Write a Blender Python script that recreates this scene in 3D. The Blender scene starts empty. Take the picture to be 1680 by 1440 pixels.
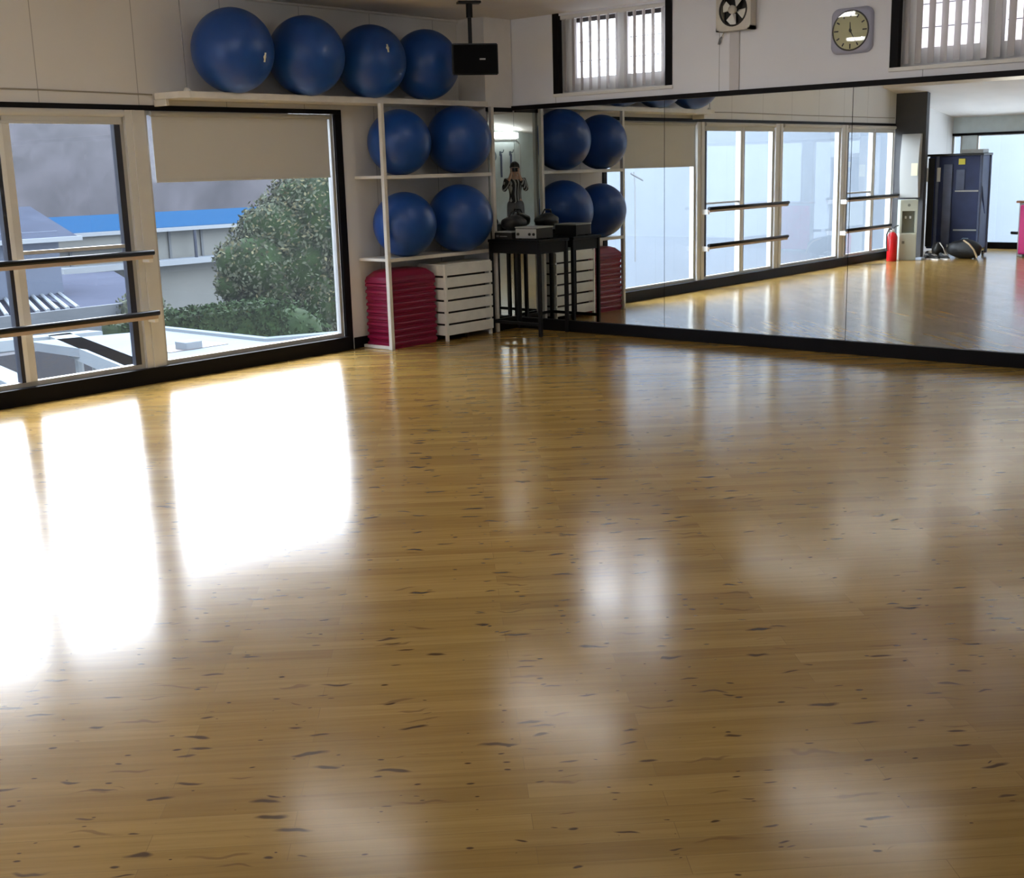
import bpy, bmesh, math, random
from mathutils import Vector, Matrix
C = bpy.context.scene.collection
scene = bpy.context.scene
PI = math.pi

# ---------------------------------------------------------------- camera
F, YAW, PIT, ROL = 1985.52, 0.7133, 0.2187, -0.0277
fw = Vector((math.cos(YAW)*math.cos(PIT), math.sin(YAW)*math.cos(PIT), -math.sin(PIT)))
rt = fw.cross(Vector((0, 0, 1))).normalized(); up = rt.cross(fw)
R_ = rt*math.cos(ROL) + up*math.sin(ROL); U_ = -rt*math.sin(ROL) + up*math.cos(ROL)
CAM = Vector((-9.2622, -8.2349, 1.55))
cd = bpy.data.cameras.new('camera'); cam = bpy.data.objects.new('camera', cd); C.objects.link(cam)
mw = Matrix((R_, U_, -fw)).transposed().to_4x4(); mw.translation = CAM
cam.matrix_world = mw
cd.sensor_fit = 'HORIZONTAL'; cd.sensor_width = 36.0; cd.lens = F/1680*36.0; cd.clip_start = 0.03; cd.clip_end = 500
scene.camera = cam

# ---------------------------------------------------------------- view + world + sun
scene.view_settings.view_transform = 'Standard'; scene.view_settings.look = 'None'
scene.view_settings.gamma = 1; scene.view_settings.use_curve_mapping = False
scene.view_settings.exposure = 1.88
scene.cycles.use_denoising = True
scene.cycles.max_bounces = 14; scene.cycles.glossy_bounces = 10; scene.cycles.transparent_max_bounces = 16; scene.cycles.diffuse_bounces = 5
scene.cycles.sample_clamp_indirect = 5; scene.cycles.blur_glossy = 1.0

W = bpy.data.worlds.new('sky'); scene.world = W; W.use_nodes = True
nt = W.node_tree; nt.nodes.clear()
out = nt.nodes.new('ShaderNodeOutputWorld'); bg = nt.nodes.new('ShaderNodeBackground'); nt.links.new(bg.outputs[0], out.inputs[0])
tc = nt.nodes.new('ShaderNodeTexCoord'); sp = nt.nodes.new('ShaderNodeSeparateXYZ'); nt.links.new(tc.outputs['Generated'], sp.inputs[0])
rp = nt.nodes.new('ShaderNodeValToRGB'); nt.links.new(sp.outputs['Z'], rp.inputs[0])
cr = rp.color_ramp
cr.elements[0].position = 0.0; cr.elements[0].color = (0.80, 0.88, 1.0, 1)
cr.elements[1].position = 1.0; cr.elements[1].color = (0.42, 0.55, 0.80, 1)
e = cr.elements.new(0.30); e.color = (0.93, 0.96, 1.0, 1)
nt.links.new(rp.outputs[0], bg.inputs[0])
dt = nt.nodes.new('ShaderNodeVectorMath'); dt.operation = 'DOT_PRODUCT'; nt.links.new(tc.outputs['Generated'], dt.inputs[0])
gz = Vector((math.cos(1.05)*0.93, math.sin(1.05)*0.93, 0.36)); dt.inputs[1].default_value = gz     # hazy glow of the sky around the veiled sun
mr = nt.nodes.new('ShaderNodeMapRange'); nt.links.new(dt.outputs['Value'], mr.inputs['Value'])
mr.inputs['From Min'].default_value = 0.0; mr.inputs['From Max'].default_value = 1.0
mr.inputs['To Min'].default_value = 2.6; mr.inputs['To Max'].default_value = 5.0
nt.links.new(mr.outputs[0], bg.inputs[1])

sd = bpy.data.lights.new('sun', 'SUN'); sd.energy = 1.2; sd.angle = math.radians(12); sd.color = (1.0, 0.95, 0.86)
so = bpy.data.objects.new('sun', sd); C.objects.link(so)
sdir = Vector((math.cos(0.85)*math.cos(0.95), math.sin(0.85)*math.cos(0.95), math.sin(0.95)))
so.rotation_euler = sdir.to_track_quat('Z', 'Y').to_euler(); so.location = (10, 10, 20)

# ---------------------------------------------------------------- material helpers
def mat(name, col, rough=0.5, metal=0.0, spec=0.5, noise=0.0, nscale=8.0, bump=0.0, bscale=40.0, coat=0.0, sheen=0.0, matte=False):
    m = bpy.data.materials.new(name); m.use_nodes = True; n = m.node_tree; b = n.nodes['Principled BSDF']
    b.inputs['Base Color'].default_value = (*col, 1); b.inputs['Roughness'].default_value = rough
    b.inputs['Metallic'].default_value = metal; b.inputs['Specular IOR Level'].default_value = spec
    b.inputs['Coat Weight'].default_value = coat; b.inputs['Sheen Weight'].default_value = sheen
    t = n.nodes.new('ShaderNodeTexCoord')
    if noise > 0:
        nz = n.nodes.new('ShaderNodeTexNoise'); nz.inputs['Scale'].default_value = nscale; nz.inputs['Detail'].default_value = 5
        n.links.new(t.outputs['Object'], nz.inputs['Vector'])
        mp = n.nodes.new('ShaderNodeMapRange'); mp.inputs['From Min'].default_value = 0.3; mp.inputs['From Max'].default_value = 0.7
        mp.inputs['To Min'].default_value = 1-noise; mp.inputs['To Max'].default_value = 1+noise
        n.links.new(nz.outputs['Fac'], mp.inputs['Value'])
        vm = n.nodes.new('ShaderNodeVectorMath'); vm.operation = 'SCALE'; vm.inputs[0].default_value = col
        n.links.new(mp.outputs[0], vm.inputs['Scale']); n.links.new(vm.outputs[0], b.inputs['Base Color'])
    if bump > 0:
        nb = n.nodes.new('ShaderNodeTexNoise'); nb.inputs['Scale'].default_value = bscale; n.links.new(t.outputs['Object'], nb.inputs['Vector'])
        bp = n.nodes.new('ShaderNodeBump'); bp.inputs['Strength'].default_value = bump; bp.inputs['Distance'].default_value = 0.01
        n.links.new(nb.outputs['Fac'], bp.inputs['Height']); n.links.new(bp.outputs[0], b.inputs['Normal'])
    if matte:                                   # plain diffuse surface, no sheen at grazing angles
        d = n.nodes.new('ShaderNodeBsdfDiffuse'); d.inputs[0].default_value = (*col, 1)
        if b.inputs['Base Color'].is_linked: n.links.new(b.inputs['Base Color'].links[0].from_socket, d.inputs[0])
        n.links.new(d.outputs[0], n.nodes['Material Output'].inputs['Surface'])
    return m
def emis(name, col, s):
    m = bpy.data.materials.new(name); m.use_nodes = True; b = m.node_tree.nodes['Principled BSDF']
    b.inputs['Base Color'].default_value = (*col, 1); b.inputs['Emission Color'].default_value = (*col, 1); b.inputs['Emission Strength'].default_value = s
    return m
def glass_mat(name, tint=(0.97, 0.985, 1.0), haze=0.004):
    m = bpy.data.materials.new(name); m.use_nodes = True; n = m.node_tree; n.nodes.clear()
    o = n.nodes.new('ShaderNodeOutputMaterial'); tr = n.nodes.new('ShaderNodeBsdfTransparent'); tr.inputs[0].default_value = (*tint, 1)
    gl = n.nodes.new('ShaderNodeBsdfGlossy'); gl.inputs['Roughness'].default_value = 0.01
    lw = n.nodes.new('ShaderNodeLayerWeight'); lw.inputs[0].default_value = 0.5          # Schlick fresnel, the same from both sides
    pw = n.nodes.new('ShaderNodeMath'); pw.operation = 'POWER'; pw.inputs[1].default_value = 5; n.links.new(lw.outputs['Facing'], pw.inputs[0])
    ml = n.nodes.new('ShaderNodeMath'); ml.operation = 'MULTIPLY_ADD'; ml.inputs[1].default_value = 0.96; ml.inputs[2].default_value = 0.035; n.links.new(pw.outputs[0], ml.inputs[0])
    mx = n.nodes.new('ShaderNodeMixShader'); n.links.new(ml.outputs[0], mx.inputs[0]); n.links.new(tr.outputs[0], mx.inputs[1]); n.links.new(gl.outputs[0], mx.inputs[2])
    tl = n.nodes.new('ShaderNodeBsdfTranslucent'); tl.inputs[0].default_value = (0.9, 0.93, 1, 1)
    m2 = n.nodes.new('ShaderNodeMixShader'); m2.inputs[0].default_value = haze
    n.links.new(mx.outputs[0], m2.inputs[1]); n.links.new(tl.outputs[0], m2.inputs[2]); n.links.new(m2.outputs[0], o.inputs[0])
    return m
def panel_wall(name, col, axis, pitch, off, rough=0.55):
    """painted wall boards: fine vertical joints every `pitch` metres along `axis`"""
    m = mat(name, col, rough, bump=0.03, bscale=60); n = m.node_tree; b = n.nodes['Principled BSDF']
    t = n.nodes.new('ShaderNodeTexCoord'); s = n.nodes.new('ShaderNodeSeparateXYZ'); n.links.new(t.outputs['Object'], s.inputs[0])
    a = n.nodes.new('ShaderNodeMath'); a.operation = 'ADD'; a.inputs[1].default_value = 100+off; n.links.new(s.outputs[axis], a.inputs[0])
    mo = n.nodes.new('ShaderNodeMath'); mo.operation = 'MODULO'; mo.inputs[1].default_value = pitch; n.links.new(a.outputs[0], mo.inputs[0])
    lt = n.nodes.new('ShaderNodeMath'); lt.operation = 'LESS_THAN'; lt.inputs[1].default_value = 0.007; n.links.new(mo.outputs[0], lt.inputs[0])
    mx = n.nodes.new('ShaderNodeMix'); mx.data_type = 'RGBA'; n.links.new(lt.outputs[0], mx.inputs[0])
    nz = n.nodes.new('ShaderNodeTexNoise'); nz.inputs['Scale'].default_value = 1.3; n.links.new(t.outputs['Object'], nz.inputs['Vector'])
    r = n.nodes.new('ShaderNodeValToRGB'); r.color_ramp.elements[0].color = (*[c*0.93 for c in col], 1); r.color_ramp.elements[1].color = (*[min(1, c*1.05) for c in col], 1)
    n.links.new(nz.outputs['Fac'], r.inputs[0]); n.links.new(r.outputs[0], mx.inputs[6]); mx.inputs[7].default_value = (*[c*0.55 for c in col], 1)
    n.links.new(mx.outputs[2], b.inputs['Base Color'])
    return m
def mirror_mat():
    m = bpy.data.materials.new('mirror_silver'); m.use_nodes = True; b = m.node_tree.nodes['Principled BSDF']
    b.inputs['Base Color'].default_value = (0.80, 0.84, 0.84, 1); b.inputs['Metallic'].default_value = 1; b.inputs['Roughness'].default_value = 0.0
    return m
def floor_mat():
    m = bpy.data.materials.new('plank_floor'); m.use_nodes = True; n = m.node_tree; b = n.nodes['Principled BSDF']; L = n.links.new
    t = n.nodes.new('ShaderNodeTexCoord'); mp = n.nodes.new('ShaderNodeMapping'); mp.inputs['Rotation'].default_value = (0, 0, math.radians(46))
    L(t.outputs['Object'], mp.inputs[0])
    def math_(op, a, bb=None):
        q = n.nodes.new('ShaderNodeMath'); q.operation = op
        for i, v in enumerate((a, bb)):
            if v is None: continue
            if isinstance(v, (int, float)): q.inputs[i].default_value = v
            else: L(v, q.inputs[i])
        return q.outputs[0]
    def mix(f, a, c, blend='MIX'):
        q = n.nodes.new('ShaderNodeMix'); q.data_type = 'RGBA'; q.blend_type = blend
        for k, v in ((0, f), (6, a), (7, c)):
            if isinstance(v, (int, float)): q.inputs[k].default_value = v
            elif isinstance(v, tuple): q.inputs[k].default_value = v
            else: L(v, q.inputs[k])
        return q.outputs[2]
    br = n.nodes.new('ShaderNodeTexBrick'); L(mp.outputs[0], br.inputs['Vector'])
    br.inputs['Scale'].default_value = 1; br.inputs['Brick Width'].default_value = 0.92; br.inputs['Row Height'].default_value = 0.075
    br.inputs['Mortar Size'].default_value = 0.0012; br.inputs['Mortar Smooth'].default_value = 0.3; br.offset = 0.37; br.inputs['Bias'].default_value = 0
    br.inputs['Color1'].default_value = (0.0, 0, 0, 1); br.inputs['Color2'].default_value = (1, 1, 1, 1); br.inputs['Mortar'].default_value = (0.5, 0.5, 0.5, 1)
    tone = n.nodes.new('ShaderNodeValToRGB'); L(br.outputs['Color'], tone.inputs[0])
    el = tone.color_ramp.elements; el[0].color = (0.325, 0.195, 0.050, 1); el[1].color = (0.425, 0.270, 0.080, 1)
    q = el.new(0.5); q.color = (0.372, 0.230, 0.062, 1)
    # long grain streaks
    m2 = n.nodes.new('ShaderNodeMapping'); m2.inputs['Scale'].default_value = (1.2, 26, 1); L(mp.outputs[0], m2.inputs[0])
    g = n.nodes.new('ShaderNodeTexNoise'); g.inputs['Scale'].default_value = 1.6; g.inputs['Detail'].default_value = 6; g.inputs['Roughness'].default_value = 0.6; g.inputs['Distortion'].default_value = 0.4
    L(m2.outputs[0], g.inputs['Vector'])
    gr = n.nodes.new('ShaderNodeValToRGB'); L(g.outputs['Fac'], gr.inputs[0])
    gr.color_ramp.elements[0].position = 0.3; gr.color_ramp.elements[0].color = (0.84, 0.81, 0.75, 1)
    gr.color_ramp.elements[1].position = 0.62; gr.color_ramp.elements[1].color = (1.06, 1.06, 1.06, 1)
    base = mix(1.0, tone.outputs[0], gr.outputs[0], 'MULTIPLY')
    # broad worn patches
    g2 = n.nodes.new('ShaderNodeTexNoise'); g2.inputs['Scale'].default_value = 0.9; g2.inputs['Detail'].default_value = 3; L(mp.outputs[0], g2.inputs['Vector'])
    r2 = n.nodes.new('ShaderNodeValToRGB'); L(g2.outputs['Fac'], r2.inputs[0]); r2.color_ramp.elements[0].position = .35; r2.color_ramp.elements[1].position = .65
    r2.color_ramp.elements[0].color = (0.93, 0.93, 0.90, 1); r2.color_ramp.elements[1].color = (1.06, 1.04, 1.04, 1)
    base = mix(1.0, base, r2.outputs[0], 'MULTIPLY')
    base = mix(math_('MULTIPLY', br.outputs['Fac'], 0.35), base, (0.16, 0.10, 0.045, 1))
    # dark knots: sparse voronoi cells, squashed along the plank, random presence
    def knots(sx, sy, thr, chance, seed, dist, rot=0.0):
        mm = n.nodes.new('ShaderNodeMapping'); mm.inputs['Rotation'].default_value = (0, 0, rot); mm.inputs['Scale'].default_value = (sx, sy, 1); mm.inputs['Location'].default_value = (seed, seed*1.7, 0)
        wn = n.nodes.new('ShaderNodeTexNoise'); wn.inputs['Scale'].default_value = 7; wn.inputs['Detail'].default_value = 2; L(mp.outputs[0], wn.inputs['Vector'])
        va = n.nodes.new('ShaderNodeVectorMath'); va.operation = 'MULTIPLY_ADD'; L(wn.outputs['Color'], va.inputs[0]); va.inputs[1].default_value = (dist, dist, 0); L(mp.outputs[0], va.inputs[2])
        L(va.outputs[0], mm.inputs[0])
        v = n.nodes.new('ShaderNodeTexVoronoi'); v.voronoi_dimensions = '2D'; v.inputs['Scale'].default_value = 1; L(mm.outputs[0], v.inputs['Vector'])
        sc = n.nodes.new('ShaderNodeSeparateColor'); L(v.outputs['Color'], sc.inputs[0])
        size = math_('MULTIPLY', sc.outputs[1], thr)
        near = n.nodes.new('ShaderNodeMapRange'); L(v.outputs['Distance'], near.inputs['Value']); L(size, near.inputs['From Max']); near.inputs['From Min'].default_value = 0.0
        near.inputs['To Min'].default_value = 1; near.inputs['To Max'].default_value = 0
        s = math_('MULTIPLY', math_('LESS_THAN', sc.outputs[0], chance), near.outputs[0])
        return math_('MINIMUM', math_('MULTIPLY', s, 2.2), 1.0)
    k1 = knots(3.4, 15.0, 0.19, 0.50, 3.3, 0.09); k2 = knots(8.5, 19.0, 0.13, 0.30, 11.1, 0.05); k3 = knots(2.6, 22.0, 0.22, 0.30, 7.7, 0.12); k4 = knots(2.9, 17.0, 0.15, 0.22, 5.1, 0.10, 0.5)
    base = mix(math_('MULTIPLY', k3, 0.55), base, (0.15, 0.075, 0.022, 1))
    base = mix(math_('MULTIPLY', k1, 0.92), base, (0.070, 0.034, 0.012, 1))
    base = mix(math_('MULTIPLY', k4, 0.80), base, (0.075, 0.040, 0.022, 1))
    base = mix(math_('MULTIPLY', k2, 0.92), base, (0.055, 0.026, 0.010, 1))
    L(base, b.inputs['Base Color'])
    rn = n.nodes.new('ShaderNodeTexNoise'); rn.inputs['Scale'].default_value = 2.5; rn.inputs['Detail'].default_value = 4; L(mp.outputs[0], rn.inputs['Vector'])
    rr = n.nodes.new('ShaderNodeMapRange'); L(rn.outputs['Fac'], rr.inputs['Value']); rr.inputs['To Min'].default_value = 0.14; rr.inputs['To Max'].default_value = 0.22
    L(rr.outputs[0], b.inputs['Roughness']); b.inputs['IOR'].default_value = 1.43
    wv = n.nodes.new('ShaderNodeTexNoise'); wv.inputs['Scale'].default_value = 3.0; wv.inputs['Detail'].default_value = 3
    m3 = n.nodes.new('ShaderNodeMapping'); m3.inputs['Scale'].default_value = (0.7, 3.5, 1); L(mp.outputs[0], m3.inputs[0]); L(m3.outputs[0], wv.inputs['Vector'])
    bp = n.nodes.new('ShaderNodeBump'); bp.inputs['Strength'].default_value = 0.035; bp.inputs['Distance'].default_value = 0.005; L(wv.outputs['Fac'], bp.inputs['Height'])
    L(bp.outputs[0], b.inputs['Normal'])
    return m

M = dict(
    floor=floor_mat(), mirror=mirror_mat(), glass=glass_mat('window_glass'),
    wall_l=panel_wall('cream_wall_boards', (0.72, 0.705, 0.685), 'X', 0.80, -0.08),
    wall_r=panel_wall('grey_white_wall_boards', (0.84, 0.85, 0.90), 'Y', 1.77, -100+100+0.0, 0.5),
    wall_b=mat('blue_grey_wall_paint', (0.66, 0.74, 0.74), 0.6, noise=0.05),
    ceil=mat('ceiling_paint', (0.74, 0.70, 0.66), 0.7, noise=0.04, nscale=2),
    black=mat('black_trim_paint', (0.006, 0.005, 0.006), 0.5, spec=0.15), blackm=mat('black_satin_metal', (0.006, 0.006, 0.007), 0.4, spec=0.25),
    alu=mat('aluminium_frame', (0.50, 0.49, 0.46), 0.4, metal=0.25), post=mat('beige_mullion', (0.64, 0.63, 0.60), 0.5, noise=0.05, nscale=3),
    sash=mat('dark_sash_gasket', (0.02, 0.022, 0.035), 0.5), whitef=mat('white_enamel', (0.80, 0.79, 0.76), 0.35),
    cream=mat('cream_enamel', (0.66, 0.62, 0.54), 0.45, noise=0.05, nscale=12),
    shelf=mat('shelf_enamel', (0.74, 0.70, 0.62), 0.4, noise=0.06, nscale=9),
    blind=mat('blind_fabric', (0.58, 0.57, 0.54), 0.85, bump=0.1, bscale=300), tan_glow=mat('tan_floor_glow', (0.50, 0.38, 0.28), 0.5),
    ball=mat('blue_vinyl', (0.008, 0.060, 0.27), 0.36, spec=0.5, noise=0.06, nscale=3), plug=mat('valve_plug', (0.75, 0.70, 0.55), 0.5),
    mag=mat('magenta_plastic', (0.21, 0.002, 0.032), 0.36, noise=0.06, nscale=6), slat=mat('white_plastic_slat', (0.88, 0.87, 0.80), 0.45, noise=0.05, nscale=10),
    grey=mat('grey_metal', (0.20, 0.20, 0.20), 0.4, metal=0.3), lgrey=mat('light_grey_plastic', (0.42, 0.42, 0.40), 0.5),
    plate=mat('pale_logo_plate', (0.35, 0.35, 0.36), 0.4), lav=mat('lavender_grey_plastic', (0.45, 0.46, 0.58), 0.3),
    dial=mat('yellowed_dial', (0.62, 0.57, 0.30), 0.4), dark=mat('dark_ink', (0.02, 0.018, 0.015), 0.5), dbrown=mat('dark_brown_frame', (0.045, 0.035, 0.032), 0.6),
    cglass=glass_mat('clock_glass', haze=0.0), vane=mat('vertical_blind_vane', (0.60, 0.57, 0.56), 0.8),
    red=mat('red_enamel', (0.55, 0.008, 0.012), 0.3), navy=mat('navy_canvas', (0.018, 0.030, 0.10), 0.6, noise=0.2, nscale=4), navy2=mat('slate_blue_canvas', (0.10, 0.12, 0.20), 0.6, noise=0.2, nscale=4),
    yellow=mat('yellow_sticker', (0.70, 0.62, 0.05), 0.5), paper=mat('pale_yellow_paper', (0.85, 0.83, 0.50), 0.6), pink=mat('hot_pink_vinyl', (0.62, 0.012, 0.18), 0.45),
    wood=mat('brown_wood', (0.32, 0.14, 0.07), 0.5, noise=0.15), col=mat('charcoal_partition', (0.055, 0.055, 0.06), 0.6, noise=0.05),
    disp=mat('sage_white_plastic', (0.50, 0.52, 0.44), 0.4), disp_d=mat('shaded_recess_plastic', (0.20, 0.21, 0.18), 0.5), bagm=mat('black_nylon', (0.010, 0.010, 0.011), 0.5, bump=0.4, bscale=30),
    strap=mat('white_strap', (0.7, 0.7, 0.68), 0.6), tan=mat('tan_strap', (0.45, 0.33, 0.18), 0.6), skin=mat('skin', (0.55, 0.33, 0.24), 0.5), hair=mat('black_hair', (0.012, 0.010, 0.010), 0.5),
    cloth=mat('black_jacket', (0.014, 0.014, 0.018), 0.8, noise=0.2), jean=mat('grey_trousers', (0.10, 0.10, 0.11), 0.8, noise=0.1), phone=mat('phone_body', (0.01, 0.01, 0.012), 0.2),
    lamp=emis('fluorescent_tube', (1.0, 0.98, 0.95), 4.5), lamph=mat('lamp_housing', (0.7, 0.7, 0.68), 0.4),
    hook=mat('blue_grey_metal', (0.16, 0.20, 0.24), 0.4, metal=0.4),
)
# outdoor materials
M.update(
    facade=panel_wall('pale_blue_cladding', (0.215, 0.235, 0.260), 'X', 1.05, 0.0, 0.6),
    deck=mat('white_roof_membrane', (0.125, 0.14, 0.15), matte=True, noise=0.05, nscale=1.5), steel=mat('white_painted_steel', (0.15, 0.17, 0.18), matte=True),
    hull=mat('pale_grey_render', (0.10, 0.105, 0.10), 0.8, spec=0.1, noise=0.10, nscale=0.5), hull2=mat('grey_concrete', (0.07, 0.078, 0.085), 0.8, spec=0.1, noise=0.12, nscale=0.6),
    house=mat('pale_blue_render', (0.07, 0.085, 0.115), 0.8, spec=0.1, noise=0.04, nscale=0.5), slate=mat('blue_grey_slate', (0.032, 0.037, 0.050), matte=True, noise=0.1, nscale=2),
    bluer=mat('bright_blue_roof_sheet', (0.008, 0.030, 0.064), matte=True), eave=mat('white_eave', (0.15, 0.165, 0.175), matte=True),
    rflat=mat('lavender_flat_roof', (0.038, 0.042, 0.056), matte=True, noise=0.06, nscale=0.7), rdark=mat('dark_corrugated_sheet', (0.010, 0.011, 0.015), matte=True),
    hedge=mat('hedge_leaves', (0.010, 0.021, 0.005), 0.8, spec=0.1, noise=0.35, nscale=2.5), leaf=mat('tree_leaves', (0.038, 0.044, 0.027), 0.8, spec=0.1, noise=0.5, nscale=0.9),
    leaf2=mat('sun_painted_leaves', (0.075, 0.070, 0.036), 0.8, spec=0.1, noise=0.3, nscale=2), bark=mat('bark', (0.06, 0.05, 0.045), 0.9), ground=mat('tarmac_ground', (0.05, 0.055, 0.06), 0.9, spec=0.1, noise=0.2, nscale=0.3),
)
def hill_mat():
    m = mat('bare_wooded_hillside', (0.15, 0.145, 0.18), 0.95); n = m.node_tree; b = n.nodes['Principled BSDF']
    t = n.nodes.new('ShaderNodeTexCoord'); mp = n.nodes.new('ShaderNodeMapping'); mp.inputs['Scale'].default_value = (0.55, 0.55, 0.09); n.links.new(t.outputs['Object'], mp.inputs[0])
    a = n.nodes.new('ShaderNodeTexNoise'); a.inputs['Scale'].default_value = 1.0; a.inputs['Detail'].default_value = 7; a.inputs['Roughness'].default_value = 0.65; n.links.new(mp.outputs[0], a.inputs['Vector'])
    r = n.nodes.new('ShaderNodeValToRGB'); n.links.new(a.outputs['Fac'], r.inputs[0])
    r.color_ramp.elements[0].position = .34; r.color_ramp.elements[0].color = (0.010, 0.009, 0.010, 1); r.color_ramp.elements[1].position = .68; r.color_ramp.elements[1].color = (0.030, 0.027, 0.030, 1)
    n.links.new(r.outputs[0], b.inputs['Base Color']); return m
M['hill'] = hill_mat()

# ---------------------------------------------------------------- mesh helpers
def obj(name, bm, m, parent=None, smooth=False):
    me = bpy.data.meshes.new(name); bmesh.ops.recalc_face_normals(bm, faces=bm.faces); bm.to_mesh(me); bm.free()
    me.materials.append(M[m] if isinstance(m, str) else m)
    if smooth:
        for p in me.polygons: p.use_smooth = True
    o = bpy.data.objects.new(name, me); C.objects.link(o)
    if parent: o.parent = parent
    return o
def autosmooth(o, ang=40):
    for p in o.data.polygons: p.use_smooth = True
    try: o.data.set_sharp_from_angle(angle=math.radians(ang))
    except Exception: pass
    return o
def box(bm, x0, x1, y0, y1, z0, z1, mx=None):
    vs = [bm.verts.new((x, y, z)) for x in (x0, x1) for y in (y0, y1) for z in (z0, z1)]
    for f in ((0, 1, 3, 2), (4, 6, 7, 5), (0, 4, 5, 1), (2, 3, 7, 6), (0, 2, 6, 4), (1, 5, 7, 3)): bm.faces.new([vs[i] for i in f])
    if mx: bmesh.ops.transform(bm, matrix=mx, verts=vs)
    return vs
def bx(*a): bm = bmesh.new(); box(bm, *a); return bm
def bbox(x0, x1, y0, y1, z0, z1, r=0.006, seg=2):
    bm = bx(x0, x1, y0, y1, z0, z1); bmesh.ops.bevel(bm, geom=list(bm.edges), offset=r, segments=seg, affect='EDGES', profile=0.6); return bm
def tube(bm, pts, r, n=10, caps=True):
    pts = [Vector(p) for p in pts]; rings = []; prev = None
    for i, p in enumerate(pts):
        d = (pts[min(i+1, len(pts)-1)] - pts[max(i-1, 0)]).normalized()
        a = prev if prev is not None else (Vector((0, 0, 1)) if abs(d.z) < .9 else Vector((1, 0, 0)))
        a = (a - d*a.dot(d)).normalized(); prev = a; c = d.cross(a); rr = r[i] if isinstance(r, (list, tuple)) else r
        rings.append([bm.verts.new(p + (a*math.cos(2*PI*k/n) + c*math.sin(2*PI*k/n))*rr) for k in range(n)])
    for i in range(len(rings)-1):
        for k in range(n): bm.faces.new((rings[i][k], rings[i][(k+1) % n], rings[i+1][(k+1) % n], rings[i+1][k]))
    if caps: bm.faces.new(rings[0]); bm.faces.new(rings[-1])
def tb(pts, r, n=10): bm = bmesh.new(); tube(bm, pts, r, n); return bm
def lathe(bm, prof, n=24, mx=None):
    rings = []; allv = []
    for r, z in prof:
        if r < 1e-5: v = [bm.verts.new((0, 0, z))]
        else: v = [bm.verts.new((r*math.cos(2*PI*k/n), r*math.sin(2*PI*k/n), z)) for k in range(n)]
        rings.append(v); allv += v
    for a, b in zip(rings, rings[1:]):
        if len(a) == 1 and len(b) == 1: continue
        for k in range(n):
            if len(a) == 1: bm.faces.new((a[0], b[k], b[(k+1) % n]))
            elif len(b) == 1: bm.faces.new((a[k], a[(k+1) % n], b[0]))
            else: bm.faces.new((a[k], a[(k+1) % n], b[(k+1) % n], b[k]))
    if mx: bmesh.ops.transform(bm, matrix=mx, verts=allv)
def prism(bm, poly, z0, z1):
    a = [bm.verts.new((x, y, z0)) for x, y in poly]; b = [bm.verts.new((x, y, z1)) for x, y in poly]
    bm.faces.new(a); bm.faces.new(b)
    for i in range(len(poly)): j = (i+1) % len(poly); bm.faces.new((a[i], a[j], b[j], b[i]))
def tag(o, label=None, cat=None, group=None, kind=None):
    for k, v in (('label', label), ('category', cat), ('group', group), ('kind', kind)):
        if v: o[k] = v
    return o
def struct(name, bm, m, parent=None):
    o = obj(name, bm, m, parent)
    if not parent: o['kind'] = 'structure'
    return o
def empty(name, loc=(0, 0, 0), label=None, cat=None, group=None, rz=0):
    o = bpy.data.objects.new(name, None); C.objects.link(o); o.location = loc; o.rotation_euler = (0, 0, rz); o.empty_display_size = 0.1
    return tag(o, label, cat, group)
def copy_tree(o, loc=None, label=None, rz=None):
    def cp(q, par):
        c = q.copy(); C.objects.link(c); c.parent = par
        for ch in list(q.children): cp(ch, c)
        return c
    c = cp(o, None)
    if loc is not None: c.location = loc
    if rz is not None: c.rotation_euler = (0, 0, rz)
    if label: c['label'] = label
    return c

# ================================================================ THE SETTING
XB, YB = -12.16, -9.75            # far wall, wall behind the camera
HC = 2.95                         # ceiling height
struct('floor', bx(XB-0.15, 0.15, YB-0.15, 0.12, -0.12, 0.0), 'floor')
bm = bmesh.new()
box(bm, -9.25, 0.15, YB-0.15, 0.12, HC, HC+0.12)
box(bm, -9.30, -9.25, YB-0.15, 0.12, 2.62, HC+0.12)
vs = [bm.verts.new(p) for p in ((-9.30, YB-.15, 2.62), (-9.30, .12, 2.62), (XB-.15, .12, 2.20), (XB-.15, YB-.15, 2.20))]
vt = [bm.verts.new(v.co + Vector((0, 0, .1))) for v in vs]
bm.faces.new(vs); bm.faces.new(vt)
for i in range(4): bm.faces.new((vs[i], vs[(i+1) % 4], vt[(i+1) % 4], vt[i]))
struct('ceiling', bm, 'ceil')
bm = bmesh.new()                   # window wall (left in the picture)
box(bm, XB, 0.0, 0.0, 0.12, 2.09, HC)
box(bm, -1.93, 0.0, 0.0, 0.12, 0.0, 2.09)
box(bm, XB, -9.75, 0.0, 0.12, 0.0, 2.09)
box(bm, -9.75, -1.93, 0.0, 0.12, -0.12, 0.08)
struct('wall_left', bm, 'wall_l')
struct('wall_pier', bx(-0.39, 0.0, -0.346, 0.0, 0.0, HC), mat('pier_paint', (0.80, 0.77, 0.74), 0.55, noise=0.03))
bm = bmesh.new()                   # mirror wall with two high windows
ya, yb, za = -0.865, -2.175, 2.235
box(bm, 0.008, 0.16, YB, 0.0, 0.0, za)
box(bm, 0.008, 0.16, YB, 0.0, 2.93, HC)
box(bm, 0.008, 0.16, ya, 0.0, za, 2.93)
box(bm, 0.008, 0.16, -4.16, yb, za, 2.93)
box(bm, 0.008, 0.16, YB, -5.70, za, 2.93)
struct('wall_right', bm, 'wall_r')
bm = bmesh.new()                   # far wall, seen in the mirror
box(bm, XB-0.12, XB, YB, 0.12, 1.93, HC); box(bm, XB-0.12, XB, YB, 0.12, -0.1, 0.07)
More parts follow.
